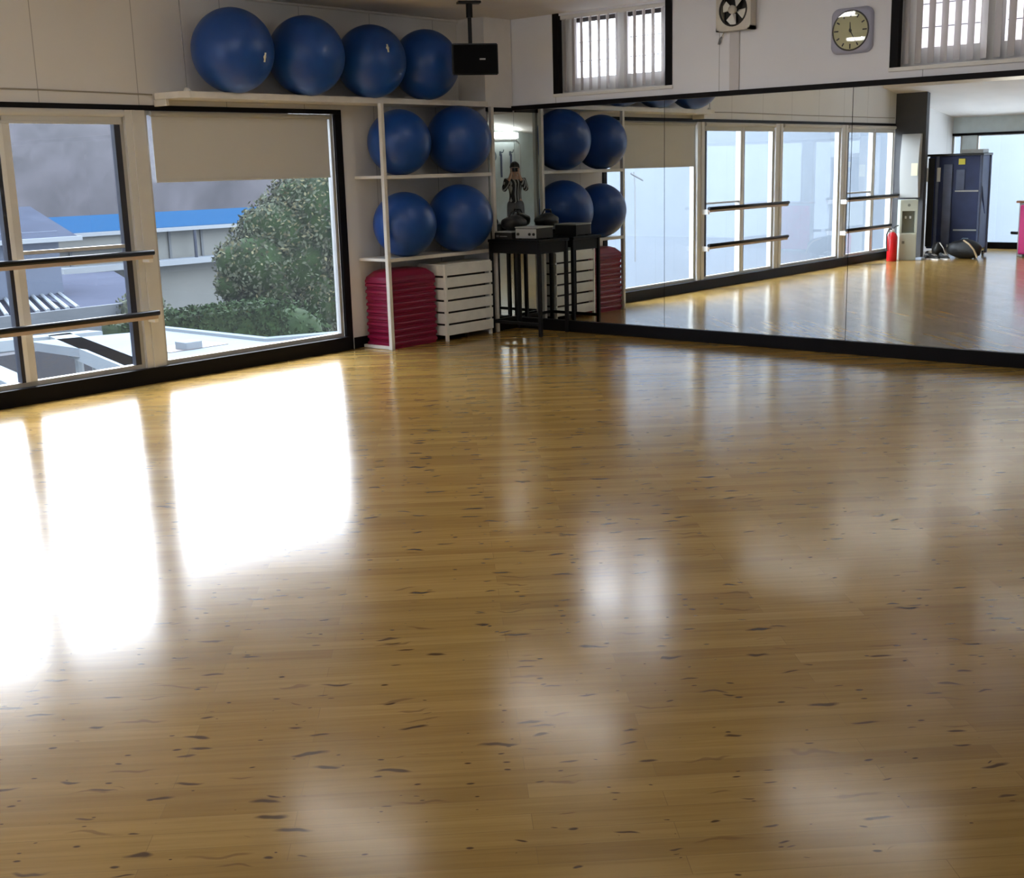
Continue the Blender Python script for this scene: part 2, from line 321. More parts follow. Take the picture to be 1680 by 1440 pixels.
box(bm, XB-0.12, XB, -0.42, -0.17, 0.07, 1.93); box(bm, XB-0.12, XB, 0.0, 0.12, 0.07, 1.93)
box(bm, XB-0.12, XB, -2.75, -2.55, 0.07, 1.93); box(bm, XB-0.12, XB, YB, -4.9, 0.07, 1.93)
struct('wall_far', bm, 'wall_b')
struct('wall_back', bx(XB-0.12, 0.16, YB-0.12, YB, -0.1, HC), 'wall_b')
struct('wall_partition', bx(-9.86, -9.75, -0.50, 0.0, 0.0, 2.64), 'col')

# skirtings, trims
struct('baseboard_left', bbox(-9.75, -1.99, -0.045, 0.012, 0.0, 0.122, 0.004), 'black')
struct('baseboard_corner', bbox(-1.90, -0.39, -0.012, 0.004, 0.0, 0.10, 0.003), 'black')
struct('baseboard_right', bbox(-0.028, 0.01, YB, -0.346, 0.0, 0.108, 0.004), 'black')
struct('baseboard_pier', bbox(-0.392, -0.028, -0.372, -0.34, 0.0, 0.108, 0.004), 'black')
struct('baseboard_far', bbox(XB-0.01, XB+0.02, YB, 0.0, 0.0, 0.11, 0.003), 'black')
struct('trim_1', bbox(-9.75, -1.92, -0.014, 0.02, 2.062, 2.100, 0.003), 'black')      # window head
struct('trim_2', bbox(-1.995, -1.92, -0.014, 0.02, 0.0, 2.062, 0.003), 'black')       # right jamb
struct('trim_3', bbox(-0.022, 0.01, YB, -0.346, 2.110, 2.152, 0.003), 'black')        # mirror head rail
struct('trim_4', bbox(-0.392, -0.022, -0.366, -0.34, 2.095, 2.135, 0.003), 'black')   # mirror head rail on the pier
struct('trim_5', bbox(XB-0.01, XB+0.02, YB, 0.0, 1.915, 1.955, 0.003), 'black')
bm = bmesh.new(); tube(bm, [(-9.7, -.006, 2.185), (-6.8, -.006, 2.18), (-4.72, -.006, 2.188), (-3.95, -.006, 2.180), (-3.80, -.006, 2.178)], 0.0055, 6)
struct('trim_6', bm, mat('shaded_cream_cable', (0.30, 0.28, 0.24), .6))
bm = bmesh.new(); tube(bm, [(-2.87, -.02, HC-.012), (-2.0, -.02, HC-.012), (-0.39, -.02, HC-.012)], 0.012, 6)
struct('trim_7', bm, 'ceil')

# ---- windows of the left wall
def opening(n, x0, x1, split=None, rail=False):
    """frame front at y=0, glass at y=0.045"""
    w = bpy.data.objects.new('window_%d' % n, None); C.objects.link(w); w['kind'] = 'structure'
    bm = bmesh.new(); t = 0.035
    box(bm, x0, x1, 0.02, 0.075, 0.115, 0.155); box(bm, x0, x1, 0.02, 0.075, 2.03, 2.062)
    box(bm, x0, x0+t, 0.02, 0.075, 0.155, 2.03); box(bm, x1-t, x1, 0.02, 0.075, 0.155, 2.03)
    obj('window_frame', bm, 'alu', w)
    if split:
        obj('sash_edge', bx(split-0.052, split-0.020, 0.0, 0.07, 0.155, 2.03), 'whitef', w)
        obj('window_mullion', bx(split-0.020, split+0.035, 0.004, 0.075, 0.155, 2.03), 'post', w)
        obj('sash_gasket', bx(split-0.080, split-0.052, 0.008, 0.07, 0.155, 2.03), 'sash', w)
        obj('sash_gasket', bx(x1-t-0.05, x1-t, 0.012, 0.06, 0.155, 2.03), 'sash', w)
        if rail: obj('window_rail', bx(split+0.035, x1-t-.05, 0.012, 0.05, 1.055, 1.080), 'alu', w)
    obj('pane', bx(x0+t, x1-t, 0.042, 0.048, 0.155, 2.03), 'glass', w)
    return w
opening(1, -3.885, -1.995)
opening(2, -5.86, -4.055, -4.99, True)
opening(3, -7.85, -6.06)
opening(4, -9.75, -8.05, -8.98, True)
for i, (a, b) in enumerate(((-4.055, -3.885), (-6.06, -5.86), (-8.05, -7.85))):
    bm = bmesh.new(); box(bm, a, b, -0.012, 0.10, 0.10, 2.062); box(bm, a+.055, a+.085, -.022, -.012, .12, 2.062)
    struct('trim_%d' % (8+i), bm, 'post')

# ---- two high windows of the mirror wall
def high_window(n, y0, y1, panes):
    w = bpy.data.objects.new('window_%d' % n, None); C.objects.link(w); w['kind'] = 'structure'
    bm = bmesh.new(); box(bm, -0.010, 0.05, y0-0.062, y0+0.002, za-.012, 2.95); box(bm, -0.010, 0.05, y1-0.002, y1+0.062, za-.012, 2.95)
    obj('window_frame', bm, 'black', w)
    bm = bmesh.new(); box(bm, 0.10, 0.16, y1, y0, za, 2.37)                    # sill apron
    ys = sorted([p for pr in panes for p in pr], reverse=True)
    prev = y0
    for (a, b) in panes:
        box(bm, 0.10, 0.16, a, prev, 2.37, 2.93); prev = b
    box(bm, 0.10, 0.16, y1, prev, 2.37, 2.93)
    obj('window_surround', bm, 'whitef', w)
    bm = bmesh.new(); box(bm, 0.105, 0.15, panes[-1][1], panes[0][0], 2.865, 2.93); obj('window_header', bm, 'dbrown', w)
    bm = bmesh.new()
    for (a, b) in panes:
        for z in (2.52, 2.69): box(bm, 0.145, 0.155, b, a, z-.004, z+.004)
    obj('glazing_bar', bm, 'grey', w)
    for (a, b) in panes: obj('pane', bx(0.128, 0.134, b, a, 2.37, 2.865), 'glass', w)
    obj('window_sill', bbox(-0.012, 0.11, y1-.01, y0+.01, za-.03, za, .004), 'whitef', w)
    return w
high_window(5, ya, yb, ((-1.06, -1.52), (-1.64, -2.02)))
high_window(6, -4.16, -5.70, ((-4.33, -4.80), (-4.98, -5.42)))
for n, (a, b, m) in enumerate(((-0.42, -2.55, 1), (-2.75, -4.9, 1), (-0.0, -0.17, 0))):
    w = bpy.data.objects.new('window_%d' % (7+n), None); C.objects.link(w); w['kind'] = 'structure'
    bm = bmesh.new(); z0 = 0.07
    box(bm, XB-.07, XB, b, a, z0, z0+.03); box(bm, XB-.07, XB, b, a, 1.90, 1.93); box(bm, XB-.07, XB, b, b+.03, z0, 1.93); box(bm, XB-.07, XB, a-.03, a, z0, 1.93)
    obj('window_frame', bm, 'alu', w); obj('pane', bx(XB-.045, XB-.04, b+.03, a-.03, z0+.03, 1.90), 'glass', w)

# ================================================================ MIRRORS
seams = [-0.346, -2.10, -3.867, -5.63, -7.39]
names = ['mirror panel nearest the corner with the table, reflecting the ball rack', 'mirror panel below the wall fan, reflecting tall windows and black barres',
         'mirror panel below the wall clock, reflecting the fire extinguisher corner', 'mirror panel at the far right beyond the clock']
for i in range(4):
    bm = bx(0.0, 0.008, seams[i+1]+0.0025, seams[i]-0.0025, 0.10, 2.115)
    tag(obj('mirror_panel', bm, 'mirror'), 'frameless ' + names[i], 'mirror', 'mirror panels along the right wall')
for i in range(1, 4): struct('trim_%d' % (20+i), bx(0.003, 0.0079, seams[i]-0.0024, seams[i]+0.0024, 0.10, 2.115), 'black')
tag(obj('mirror_panel', bx(-0.388, -0.002, -0.354, -0.346, 0.10, 2.10), 'mirror'), 'narrow mirror on the corner pier behind the black table', 'mirror')

# ================================================================ BLINDS
def roller(x0, x1, drop, label, n):
    t = empty('roller_blind', ((x0+x1)/2, -0.0, 2.05), label, 'blind', 'roller blinds at the tall windows')
    hw = (x1-x0)/2
    obj('blind_fabric', bx(-hw+.012, hw-.012, 0.000, 0.003, -drop, -0.02), 'blind', t)
    obj('blind_tube', tb([(-hw, -0.006, -0.012), (hw, -0.006, -0.012)], 0.020 if drop > .2 else .026, 12), 'blind' if drop < .2 else 'lgrey', t)
    obj('bottom_rail', bbox(-hw+.012, hw-.012, -0.006, 0.009, -drop-.018, -drop, .003), 'blind', t)
roller(-3.835, -2.06, 0.505, 'grey beige roller blind lowered over the top of the window beside the ball rack', 1)
roller(-5.84, -4.07, 0.075, 'rolled up beige blind above the two pane window behind the nearer barres', 2)
roller(-7.83, -6.08, 0.075, 'rolled up beige blind above the single pane window seen only in the mirror', 3)
roller(-9.73, -8.07, 0.075, 'rolled up beige blind nearest the dark partition, seen in the mirror', 4)
def vertical_blind(y0, y1, label):
    t = empty('vertical_blind', (0, 0, 0), label, 'blind', 'vertical blinds at the high windows')
    a = math.radians(51.5); k = 0; y = y0-0.10
    obj('head_rail', bbox(0.03, 0.07, y1+.01, y0-.01, 2.895, 2.93, .003), 'whitef', t)
    random.seed(5)
    while y > y1+0.07:
        aa = a + random.uniform(-.05, .05)
        mx = Matrix.Translation((0.045, y, 0)) @ Matrix.Rotation(aa, 4, 'Z')
        bm = bmesh.new(); box(bm, -0.044, 0.044, -0.0012, 0.0012, za+.02, 2.90, mx)
        obj('vane', bm, 'vane', t); y -= 0.0985; k += 1
vertical_blind(ya, yb, 'white vertical blind in the high window next to the room corner')
vertical_blind(-4.16, -5.70, 'white vertical blind in the high window right of the clock')

# ================================================================ BALLET BARRES
def barre(x0, x1, z, label):
    t = empty('ballet_barre', ((x0+x1)/2, -0.12, z), label, 'barre', 'ballet barres across the windows')
    h = (x1-x0)/2
    obj('handrail', autosm(tb([(-h, 0, 0), (h, 0, 0)], 0.020, 14)), 'blackm', t)
    obj('floor_glow_strip', bbox(-h+.01, h-.01, -0.006, 0.012, -0.046, -0.019, .002), 'tan_glow', t)  # tan strip imitates floor light reflected on the bar's underside
    for s in (-h+.06, h-.06):
        obj('bracket', bbox(s-.015, s+.015, 0.0, 0.108, -0.05, -0.022, .004), 'whitef', t)
    obj('end_plate', bbox(h-.035, h-.001, 0.012, 0.104, -0.075, -0.012, .004), 'whitef', t)
def autosm(bm):
    for f in bm.faces: f.smooth = len(f.verts) == 4
    return bm
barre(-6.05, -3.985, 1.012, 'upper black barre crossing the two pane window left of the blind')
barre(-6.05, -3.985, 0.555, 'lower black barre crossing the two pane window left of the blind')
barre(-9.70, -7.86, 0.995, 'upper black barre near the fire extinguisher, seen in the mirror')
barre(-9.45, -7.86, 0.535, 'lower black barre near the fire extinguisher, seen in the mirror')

# ================================================================ SHELVES AND BALLS
ts = empty('top_shelf', (-2.07, -0.17, 2.14), 'long cream top shelf above the window, carrying four blue balls', 'shelf')
bm = bmesh.new(); prism(bm, [(-1.60, .165), (-1.74, .12), (-1.70, -.15), (-1.64, -.185), (1.70, -.185), (1.70, -.0), (1.675, 0.165)], 0.0, 0.046)
obj('shelf_board', bm, 'shelf', ts)
obj('shelf_bracket', bbox(-1.725, -1.695, -0.0, .165, -0.05, 0.0, .004), 'cream', ts)
hw_ = empty('hanging_wire', (-3.69, -.30, 2.186), 'thin wire from the ceiling to the left end of the top shelf', 'wire')
obj('wire', tb([(0, 0, .01), (-.01, 0, HC-2.186)], 0.0035, 6), 'grey', hw_)
bm = bmesh.new(); lathe(bm, [(0, 0), (.024, 0), (.026, .012), (.015, .028), (0, .03)], 14); obj('wire_anchor', bm, 'whitef', hw_, True)

sr = empty('ball_rack', (-1.05, -0.18, 0), 'white metal shelf rack in the corner holding four blue balls', 'shelf')
P = 0.019
for (x, y, zt) in ((-1.785, -0.374, 2.139), (-0.372, -0.392, 2.139)):
    obj('post', bbox(x+1.05-P, x+1.05+P, y+.18-P, y+.18+P, 0, zt, .004), 'shelf', sr)
for z in (1.505, 0.785):
    obj('shelf_board', bbox(-1.80+1.05, -0.40+1.05, -0.377+.18, -0.012+.18, z, z+0.026, .004), 'shelf', sr)
    obj('front_rail', bbox(-1.80+1.05, -0.355+1.05, -0.394+.18, -0.378+.18, z-.006, z+0.027, .003), 'shelf', sr)
obj('foot_bar', bbox(-1.785+1.05-.016, -1.785+1.05+.016, -0.352+.18, -0.02+.18, 0.002, 0.03, .003), 'shelf', sr)

def make_ball():
    bm = bmesh.new(); n = 40; prof = []
    for i in range(n+1):
        a = PI*i/n; r = 1.0 + 0.0035*math.cos(a*26)*(0.35 if 0.25*PI < a < 0.75*PI else 1); prof.append((max(0, r*math.sin(a)), -r*math.cos(a)*0.985))
    prof[0] = (0, -.985); prof[-1] = (0, .985)
    lathe(bm, prof, 56)
    t = empty('exercise_ball'); o = obj('ball_skin', bm, 'ball', t, True)
    bm = bmesh.new(); lathe(bm, [(0, 0), (.05, 0), (.05, .012), (.03, .02), (0, .022)], 16, Matrix.Translation((0, 0, .976))); box(bm, -.022, .022, -.12, .10, .975, 1.0)
    obj('valve_plug', bm, 'plug', o, True)
    return t
ball0 = make_ball(); first = True
cv = (CAM - Vector((-1.5, -.3, 1.8))).normalized()
BALLS = [
 (-3.271, 2.186, .316, 'shelf', 'leftmost blue exercise ball on the long top shelf, with a pale valve at its right', (0.75, -0.15)),
 (-2.545, 2.186, .313, 'shelf', 'second blue exercise ball from the left on the long top shelf', None),
 (-1.833, 2.186, .302, 'shelf', 'third blue exercise ball on the top shelf, with a pale valve near its upper right', (0.48, 0.36)),
 (-1.170, 2.186, .304, 'shelf', 'blue exercise ball on the top shelf next to the black speaker', None),
 (-1.500, 1.532, .286, 'rack', 'blue exercise ball on the middle rack shelf, behind the left white post', None),
 (-0.770, 1.532, .308, 'rack', 'blue exercise ball on the middle rack shelf, beside the corner pier', None),
 (-1.478, 0.812, .288, 'rack', 'blue exercise ball on the lower rack shelf, above the magenta stack', None),
 (-0.790, 0.812, .312, 'rack', 'blue exercise ball on the lower rack shelf, above the white slatted crate', None)]
for (x, zs, r, g, lab, valve) in BALLS:
    b = ball0 if first else copy_tree(ball0); first = False
    b.location = (x, -0.335 if r > .295 else -.293, zs+r*.985); b.scale = (r, r, r); b['label'] = lab; b['category'] = 'exercise ball'
    b['group'] = 'blue balls on the top shelf' if g == 'shelf' else 'blue balls on the rack shelves'
    if valve:
        v = (CAM - b.location).normalized(); rx = Vector((-v.y, v.x, 0)).normalized(); uz = v.cross(rx)
        u, w = valve; d = rx*u + uz*w + v*math.sqrt(max(0, 1-u*u-w*w))
        b.rotation_euler = d.to_track_quat('Z', 'Y').to_euler()
    else: b.rotation_euler = Vector((random.uniform(-.3, .3), 1, random.uniform(-.2, .2))).to_track_quat('Z', 'Y').to_euler()

# ================================================================ MAGENTA STEP STACK
def step_mesh(top=False):
    L, D, h = 0.30, 0.172, 0.0585
    H = 0.115 if top else h
    prof = [(0.014, 0.0), (0.012, 0.020), (0.0, 0.028), (0.0, 0.046), (0.012, h-.002)] if not top else [(0, 0.0), (0, .022), (.006, .030), (0.012, .050), (0.075, .098), (.115, .110), (.14, H)]
    bm = bmesh.new(); rings = []
    def outline(ins):
        c = 0.020; l, d = L-ins, D-ins*.55
        return [(-l+c, -d), (l-c, -d), (l, -d+c), (l, d-c), (l-c, d), (-l+c, d), (-l, d-c), (-l, -d+c)]
    for ins, z in prof: rings.append([bm.verts.new((x, y, z)) for x, y in outline(ins)])
    for a, b in zip(rings, rings[1:]):
        for k in range(8): bm.faces.new((a[k], a[(k+1) % 8], b[(k+1) % 8], b[k]))
    bm.faces.new(rings[0]); bm.faces.new(rings[-1])
    return bm
ords = ['bottom', 'second from the bottom', 'third from the bottom', 'fourth from the bottom', 'fifth from the bottom', 'fifth from the top', 'fourth from the top', 'third from the top', 'second from the top']
s0 = obj('step_platform', step_mesh(), 'mag'); s0.location = (-1.475, -.212, 0.0)
random.seed(3)
for i in range(10):
    o = s0 if i == 0 else s0.copy()
    if i: C.objects.link(o)
    o.location = (-1.478+random.uniform(-.003, .003), -.202+random.uniform(-.002, .002), 0.001+i*0.0588)
    nm = ords[i] if i < 5 else {5: 'sixth from the bottom', 6: 'fifth from the top', 7: 'fourth from the top', 8: 'third from the top', 9: 'second from the top'}[i]
    tag(o, 'flat magenta step platform, %s of the stack in the rack' % nm, 'step platform', 'stacked magenta step platforms')
o = obj('step_platform', step_mesh(True), 'mag'); o.location = (-1.478, -.202, .001+10*.0588)
tag(o, 'magenta step platform with sloping shoulders on top of the stack', 'step platform', 'stacked magenta step platforms')

# ================================================================ WHITE SLATTED CRATE
cr0 = empty('slatted_crate', (-0.80, -0.27, 0), 'white slatted crate on the floor between the magenta stack and black table', 'crate')
x0, x1, y0, y1 = -.355, .305, -.185, .175
for i in range(6):
    z = 0.055+i*0.111
    for nm, a in (('front_slat', (x0+.012, x1, y0, y0+.014)), ('back_slat', (x0+.012, x1, y1-.014, y1)), ('side_slat', (x0, x0+.014, y0+.012, y1-.012)), ('side_slat', (x1-.014, x1, y0+.016, y1-.016))):
        obj(nm, bbox(*a, z, z+0.093, .004), 'slat', cr0)
for (x, y) in ((x0+.002, y0-.003), (x1-.03, y0+.014), (x0+.014, y1-.04), (x1-.04, y1-.04)):
    obj('corner_post', bbox(x, x+.028, y, y+.028, 0, 0.716, .004), 'slat', cr0)
obj('lid', bbox(x0+.012, x1-.012, y0+.015, y1-.015, 0.70, 0.714, .003), 'slat', cr0)
obj('inner_bin', bx(x0+.05, x1-.05, y0+.05, y1-.05, 0.06, 0.68), 'dbrown', cr0)

# ================================================================ BLACK TABLE IN THE CORNER
TX0, TX1, TY0, TY1, TH = -0.475, -0.035, -1.03, -0.40, 0.905
tt = empty('side_table', (0, 0, 0), 'black metal table with a lower rail standing in the mirrored corner', 'table')
obj('tabletop', bbox(TX0-.01, TX1, TY0-.01, TY1, TH-.028, TH, .004), 'blackm', tt)
bm = bmesh.new(); box(bm, TX0+.01, TX1-.01, TY0+.01, TY0+.025, TH-.13, TH-.028); box(bm, TX0+.01, TX0+.025, TY0+.025, TY1-.01, TH-.13, TH-.028); box(bm, TX0+.01, TX1-.01, TY1-.025, TY1-.01, TH-.13, TH-.028)
obj('apron', bm, 'blackm', tt)
for (x, y) in ((TX0, TY0), (TX1-.035, TY0), (TX0, TY1-.035), (TX1-.035, TY1-.035)): obj('leg', bbox(x, x+.032, y, y+.032, 0, TH-.028, .004), 'blackm', tt)
obj('stretcher', bbox(TX0+.01, TX0+.026, TY0+.03, TY1-.03, .10, .13, .003), 'blackm', tt)
obj('stretcher', bbox(TX0+.03, TX1-.03, TY1-.022, TY1-.006, .10, .13, .003), 'blackm', tt)
obj('crossbar', bbox(TX0+.01, TX0+.022, -.74, -.722, .13, TH-.13, .003), 'blackm', tt)
am = empty('audio_amplifier', (-.30, -.83, TH), 'boxy grey amplifier with a pale front on the black corner table', 'amplifier')
obj('casing', bbox(-.12, .12, -.13, .13, .008, .105, .005), 'dark', am); obj('top_cover', bbox(-.125, .125, -.135, .135, .105, .118, .004), 'lgrey', am); fp_ = obj('front_panel', bbox(-.128, -.12, -.125, .125, .012, .100, .003), 'lgrey', am)
for y in (-.10, -.05, .09):
    bm = bmesh.new(); lathe(bm, [(0, 0), (.014, 0), (.012, .012), (0, .012)], 14, Matrix.Translation((-.128, y, .05)) @ Matrix.Rotation(-PI/2, 4, 'Y')); obj('knob', bm, 'dark', fp_, True)
for (x, y) in ((-.09, -.10), (-.09, .10), (.09, -.10), (.09, .10)): obj('foot', bx(x-.01, x+.01, y-.01, y+.01, 0, .009), 'dark', am)
cdp = empty('cd_player', (-.31, -.56, TH), 'flat black disc player with a pale lid between the amplifier and the black bag', 'disc player')
obj('casing', bbox(-.13, .13, -.11, .11, .0, .062, .006), 'dark', cdp); obj('tray_slot', bx(-.134, -.128, -.05, .04, .025, .031), 'lgrey', cdp)
obj('display', bx(-.134, -.129, .055, .085, .02, .04), 'grey', cdp); obj('lid', bbox(-.125, .125, -.105, .105, .062, .074, .003), 'lgrey', cdp)
bg = empty('gym_bag', (-.25, -.54, TH+.074), 'black soft bag slumped on the disc player in the mirrored corner', 'bag')
def blob(sx, sy, sz, seed, amp=.12, sub=3):
    bm = bmesh.new(); bmesh.ops.create_icosphere(bm, subdivisions=sub, radius=1); rnd = random.Random(seed)
    ph = [rnd.uniform(0, 6) for _ in range(6)]
    for v in bm.verts:
        c = v.co; k = 1+amp*(math.sin(3*c.x+ph[0])*math.cos(4*c.y+ph[1])+.5*math.sin(7*c.z+ph[2]+5*c.x))
        v.co = Vector((c.x*sx*k, c.y*sy*k, max(-.92, c.z*k)*sz))
    mn = min(v.co.z for v in bm.verts)
    for v in bm.verts: v.co.z -= mn
    return bm
obj('bag_body', blob(.15, .10, .075, 4, .06), 'bagm', bg, True)
obj('bag_handle', tb([(-.08, 0, .12), (-.05, -.01, .175), (.04, -.01, .18), (.08, 0, .12)], .008, 8), 'bagm', bg)

# ================================================================ SPEAKER
v = (Vector((780-840, 720-97, 0))); d = (R_*(780-840)/F + U_*(720-97)/F + fw); d.normalize(); spk = CAM + d*10.75
sp_ = empty('hanging_speaker', spk, 'black speaker hanging from the ceiling beside the top shelf', 'speaker')
sp_.rotation_euler = (0, 0, YAW-PI/2+0.22)
bm = bmesh.new(); w_, h_, dp = .20, .13, .24
vs = [bm.verts.new(p) for p in ((-w_, 0, -h_), (w_, 0, -h_), (w_, 0, h_), (-w_, 0, h_), (-w_*.8, dp, -h_*.85), (w_*.8, dp, -h_*.85), (w_*.8, dp, h_*.85), (-w_*.8, dp, h_*.85))]
for f in ((0, 1, 2, 3), (4, 5, 6, 7), (0, 1, 5, 4), (2, 3, 7, 6), (1, 2, 6, 5), (0, 3, 7, 4)): bm.faces.new([vs[i] for i in f])
bmesh.ops.bevel(bm, geom=list(bm.edges), offset=.008, segments=2, affect='EDGES')
obj('cabinet', bm, 'blackm', sp_)
grl = obj('grille', bbox(-w_+.012, w_-.012, -.008, .002, -h_+.012, h_-.012, .004), mat('speaker_grille', (.004, .004, .0045), .9, spec=.1, bump=.2, bscale=500), sp_)
obj('badge', bx(.035, .085, -.011, -.008, -.006, .006), 'plate', grl)
zc = HC - spk.z
obj('mounting_pole', tb([(-.02, .10, h_*.8), (-.02, .10, zc-.01)], .017, 12), 'blackm', sp_)
obj('mounting_collar', tb([(-.02, .10, zc-.13), (-.02, .10, zc-.02)], .028, 12), 'blackm', sp_)
obj('ceiling_plate', bbox(-.12, .075, .05, .15, zc-.018, zc, .003), 'blackm', sp_)

# ================================================================ FAN, CLOCK
fy, fz = -2.835, 2.785
fn = empty('exhaust_fan', (0, fy, fz), 'square beige wall fan between the high window and the clock', 'fan')
bm = bmesh.new(); s = .162
n = 32; inner = []; innb = []
box(bm, -.095, .0, -s, -s+.03, -s, s); box(bm, -.095, .0, s-.03, s, -s, s); box(bm, -.095, .0, -s, s, -s, -s+.03); box(bm, -.095, .0, -s, s, s-.03, s)
obj('housing', bm, 'cream', fn)
bm = bmesh.new()
sq = []; ci = []
for k in range(n):
    a = 2*PI*k/n; c, q = math.cos(a), math.sin(a); m_ = max(abs(c), abs(q)); sq.append(bm.verts.new((-.097, s*.93*c/m_, s*.93*q/m_))); ci.append(bm.verts.new((-.099, .125*c, .125*q)))
for k in range(n): bm.faces.new((sq[k], sq[(k+1) % n], ci[(k+1) % n], ci[k]))
obj('front_panel', bm, 'cream', fn)
bm = bmesh.new(); pts = [(-.097, .125*math.cos(2*PI*k/32), .125*math.sin(2*PI*k/32)) for k in range(33)]; tube(bm, pts, .008, 8, False); obj('duct_ring', bm, 'dark', fn)
obj('back_shutter', bx(-.02, -.012, -.125, .125, -.125, .125), 'dark', fn)
bm = bmesh.new(); lathe(bm, [(0, .0), (.030, 0), (.034, -.02), (.034, -.035), (0, -.035)], 20, Matrix.Translation((-.085, 0, 0)) @ Matrix.Rotation(PI/2, 4, 'Y')); fhub = obj('hub', bm, 'cream', fn, True)
for k in range(4):
    a = k*PI/2+.35; bm = bmesh.new(); vv = []
    for (r, t, x) in ((.03, -.35, -.05), (.115, -.42, -.06), (.118, .0, -.07), (.105, .42, -.078), (.03, .35, -.075)): vv.append(bm.verts.new((x, r*math.cos(a+t), r*math.sin(a+t))))
    bm.faces.new(vv); o = obj('fan_blade', bm, 'slat', fhub); md = o.modifiers.new('s', 'SOLIDIFY'); md.thickness = .003
pcd = empty('pull_cord', (0, 0, 0), 'short dark pull cord hanging below the wall fan', 'cord')
obj('cord', tb([(-.012, -2.715, 2.66), (-.014, -2.70, 2.62), (-.016, -2.683, 2.59)], .004, 6), 'cream', pcd); obj('pull_handle', tb([(-.016, -2.683, 2.59), (-.016, -2.664, 2.575), (-.016, -2.655, 2.53)], [.006, .007, .010], 8), 'grey', pcd)
tk = tag(obj('cable_trunking', bbox(-.010, .009, -2.845, -2.755, 2.153, fz-.162, .003), mat('trunking_white', (.63, .61, .62), .5)), 'flat white cable cover running down from the wall fan to the mirror', 'cable cover')

ck = empty('clock', (0, -3.845, 2.535), 'square lavender wall clock with a yellowed dial, right of the fan', 'clock')
def rrect(hw, r, n=8):
    p = []
    for (cx_, cy_, a0) in ((hw-r, hw-r, 0), (-hw+r, hw-r, PI/2), (-hw+r, -hw+r, PI), (hw-r, -hw+r, 3*PI/2)):
        for k in range(n+1): a = a0+k*PI/2/n; p.append((cx_+r*math.cos(a), cy_+r*math.sin(a)))
    return p
def plate(prof, m, name, par, nn=8):
    bm = bmesh.new(); rings = [[bm.verts.new((x, a, b)) for a, b in rrect(hw, r, nn)] for hw, r, x in prof]
    for A, B in zip(rings, rings[1:]):
        for k in range(len(A)): bm.faces.new((A[k], A[(k+1) % len(A)], B[(k+1) % len(A)], B[k]))
    bm.faces.new(rings[0]); bm.faces.new(rings[-1]); return autosmooth(obj(name, bm, m, par))
plate([(.170, .06, .007), (.172, .062, -.012), (.160, .058, -.032), (.150, .05, -.036)], 'lav', 'casing', ck)
def disc(r, x0, x1, m, name, par, y=0, z=0, n=40):
    bm = bmesh.new(); lathe(bm, [(0, 0), (r, 0), (r, x1-x0), (0, x1-x0)], n, Matrix.Translation((x0, y, z)) @ Matrix.Rotation(PI/2, 4, 'Y')); return autosmooth(obj(name, bm, m, par))
disc(.146, -.040, -.035, 'dial', 'dial', ck)
bm = bmesh.new(); tube(bm, [(-.041, .147*math.cos(2*PI*k/40), .147*math.sin(2*PI*k/40)) for k in range(41)], .006, 8, False); obj('dial_ring', bm, mat('dark_grey_ring', (.08, .075, .07), .4), ck)
for k in range(12):
    a = k*PI/6; bm = bmesh.new(); L = .013 if k % 3 else .018
    mx = Matrix.Translation((-.0415, -.118*math.sin(a), .118*math.cos(a))) @ Matrix.Rotation(a, 4, 'X')
    box(bm, -.001, .001, -.005, .005, -L, L, mx); obj('hour_mark', bm, 'dark', ck)
for ln, wd, ang, x, nm in ((.095, .004, math.radians(152), -.044, 'minute_hand'), (.062, .006, math.radians(357), -.0425, 'hour_hand')):
    bm = bmesh.new(); mx = Matrix.Translation((x, 0, 0)) @ Matrix.Rotation(ang, 4, 'X')
    vv = [bm.verts.new(mx @ Vector(p)) for p in ((0, -wd, -.015), (0, wd, -.015), (0, wd*.5, ln), (0, -wd*.5, ln))]; bm.faces.new(vv); o = obj(nm, bm, 'dark', ck); md = o.modifiers.new('s', 'SOLIDIFY'); md.thickness = .001
disc(.010, -.048, -.041, 'dark', 'centre_cap', ck)
disc(.144, -.0525, -.0505, 'cglass', 'clock_glass', ck)

# ================================================================ THINGS SEEN ONLY IN THE MIRROR
# water dispenser beside the partition
wd_ = empty('water_dispenser', (-9.36, -0.42, 0), 'pale water dispenser beside the dark partition, in the mirror', 'water dispenser', rz=-0.55)
obj('cabinet_body', bbox(-.13, .15, -.13, .13, 0.0, .42, .012), 'disp', wd_)
bm = bmesh.new(); box(bm, -.13, .05, -.13, .13, .42, .93); box(bm, .05, .15, -.13, -.10, .42, .93); box(bm, .05, .15, .10, .13, .42, .93); box(bm, .05, .15, -.10, .10, .76, .93)
obj('upper_housing', bm, 'disp', wd_); tr_c = obj('tap_recess', bx(.048, .056, -.10, .10, .43, .76), 'disp_d', wd_)
for y in (-.035, .035): obj('tap', bbox(.056, .10, y-.012, y+.012, .64, .68, .004), 'strap', tr_c)
bm = bmesh.new(); lathe(bm, [(0, 0), (.022, 0), (.022, .006), (0, .006)], 18, Matrix.Translation((.149, 0, .85)) @ Matrix.Rotation(PI/2, 4, 'Y')); obj('indicator', bm, 'disp_d', wd_)
obj('door_latch', bbox(.149, .158, .05, .09, .26, .30, .003), 'disp_d', wd_)
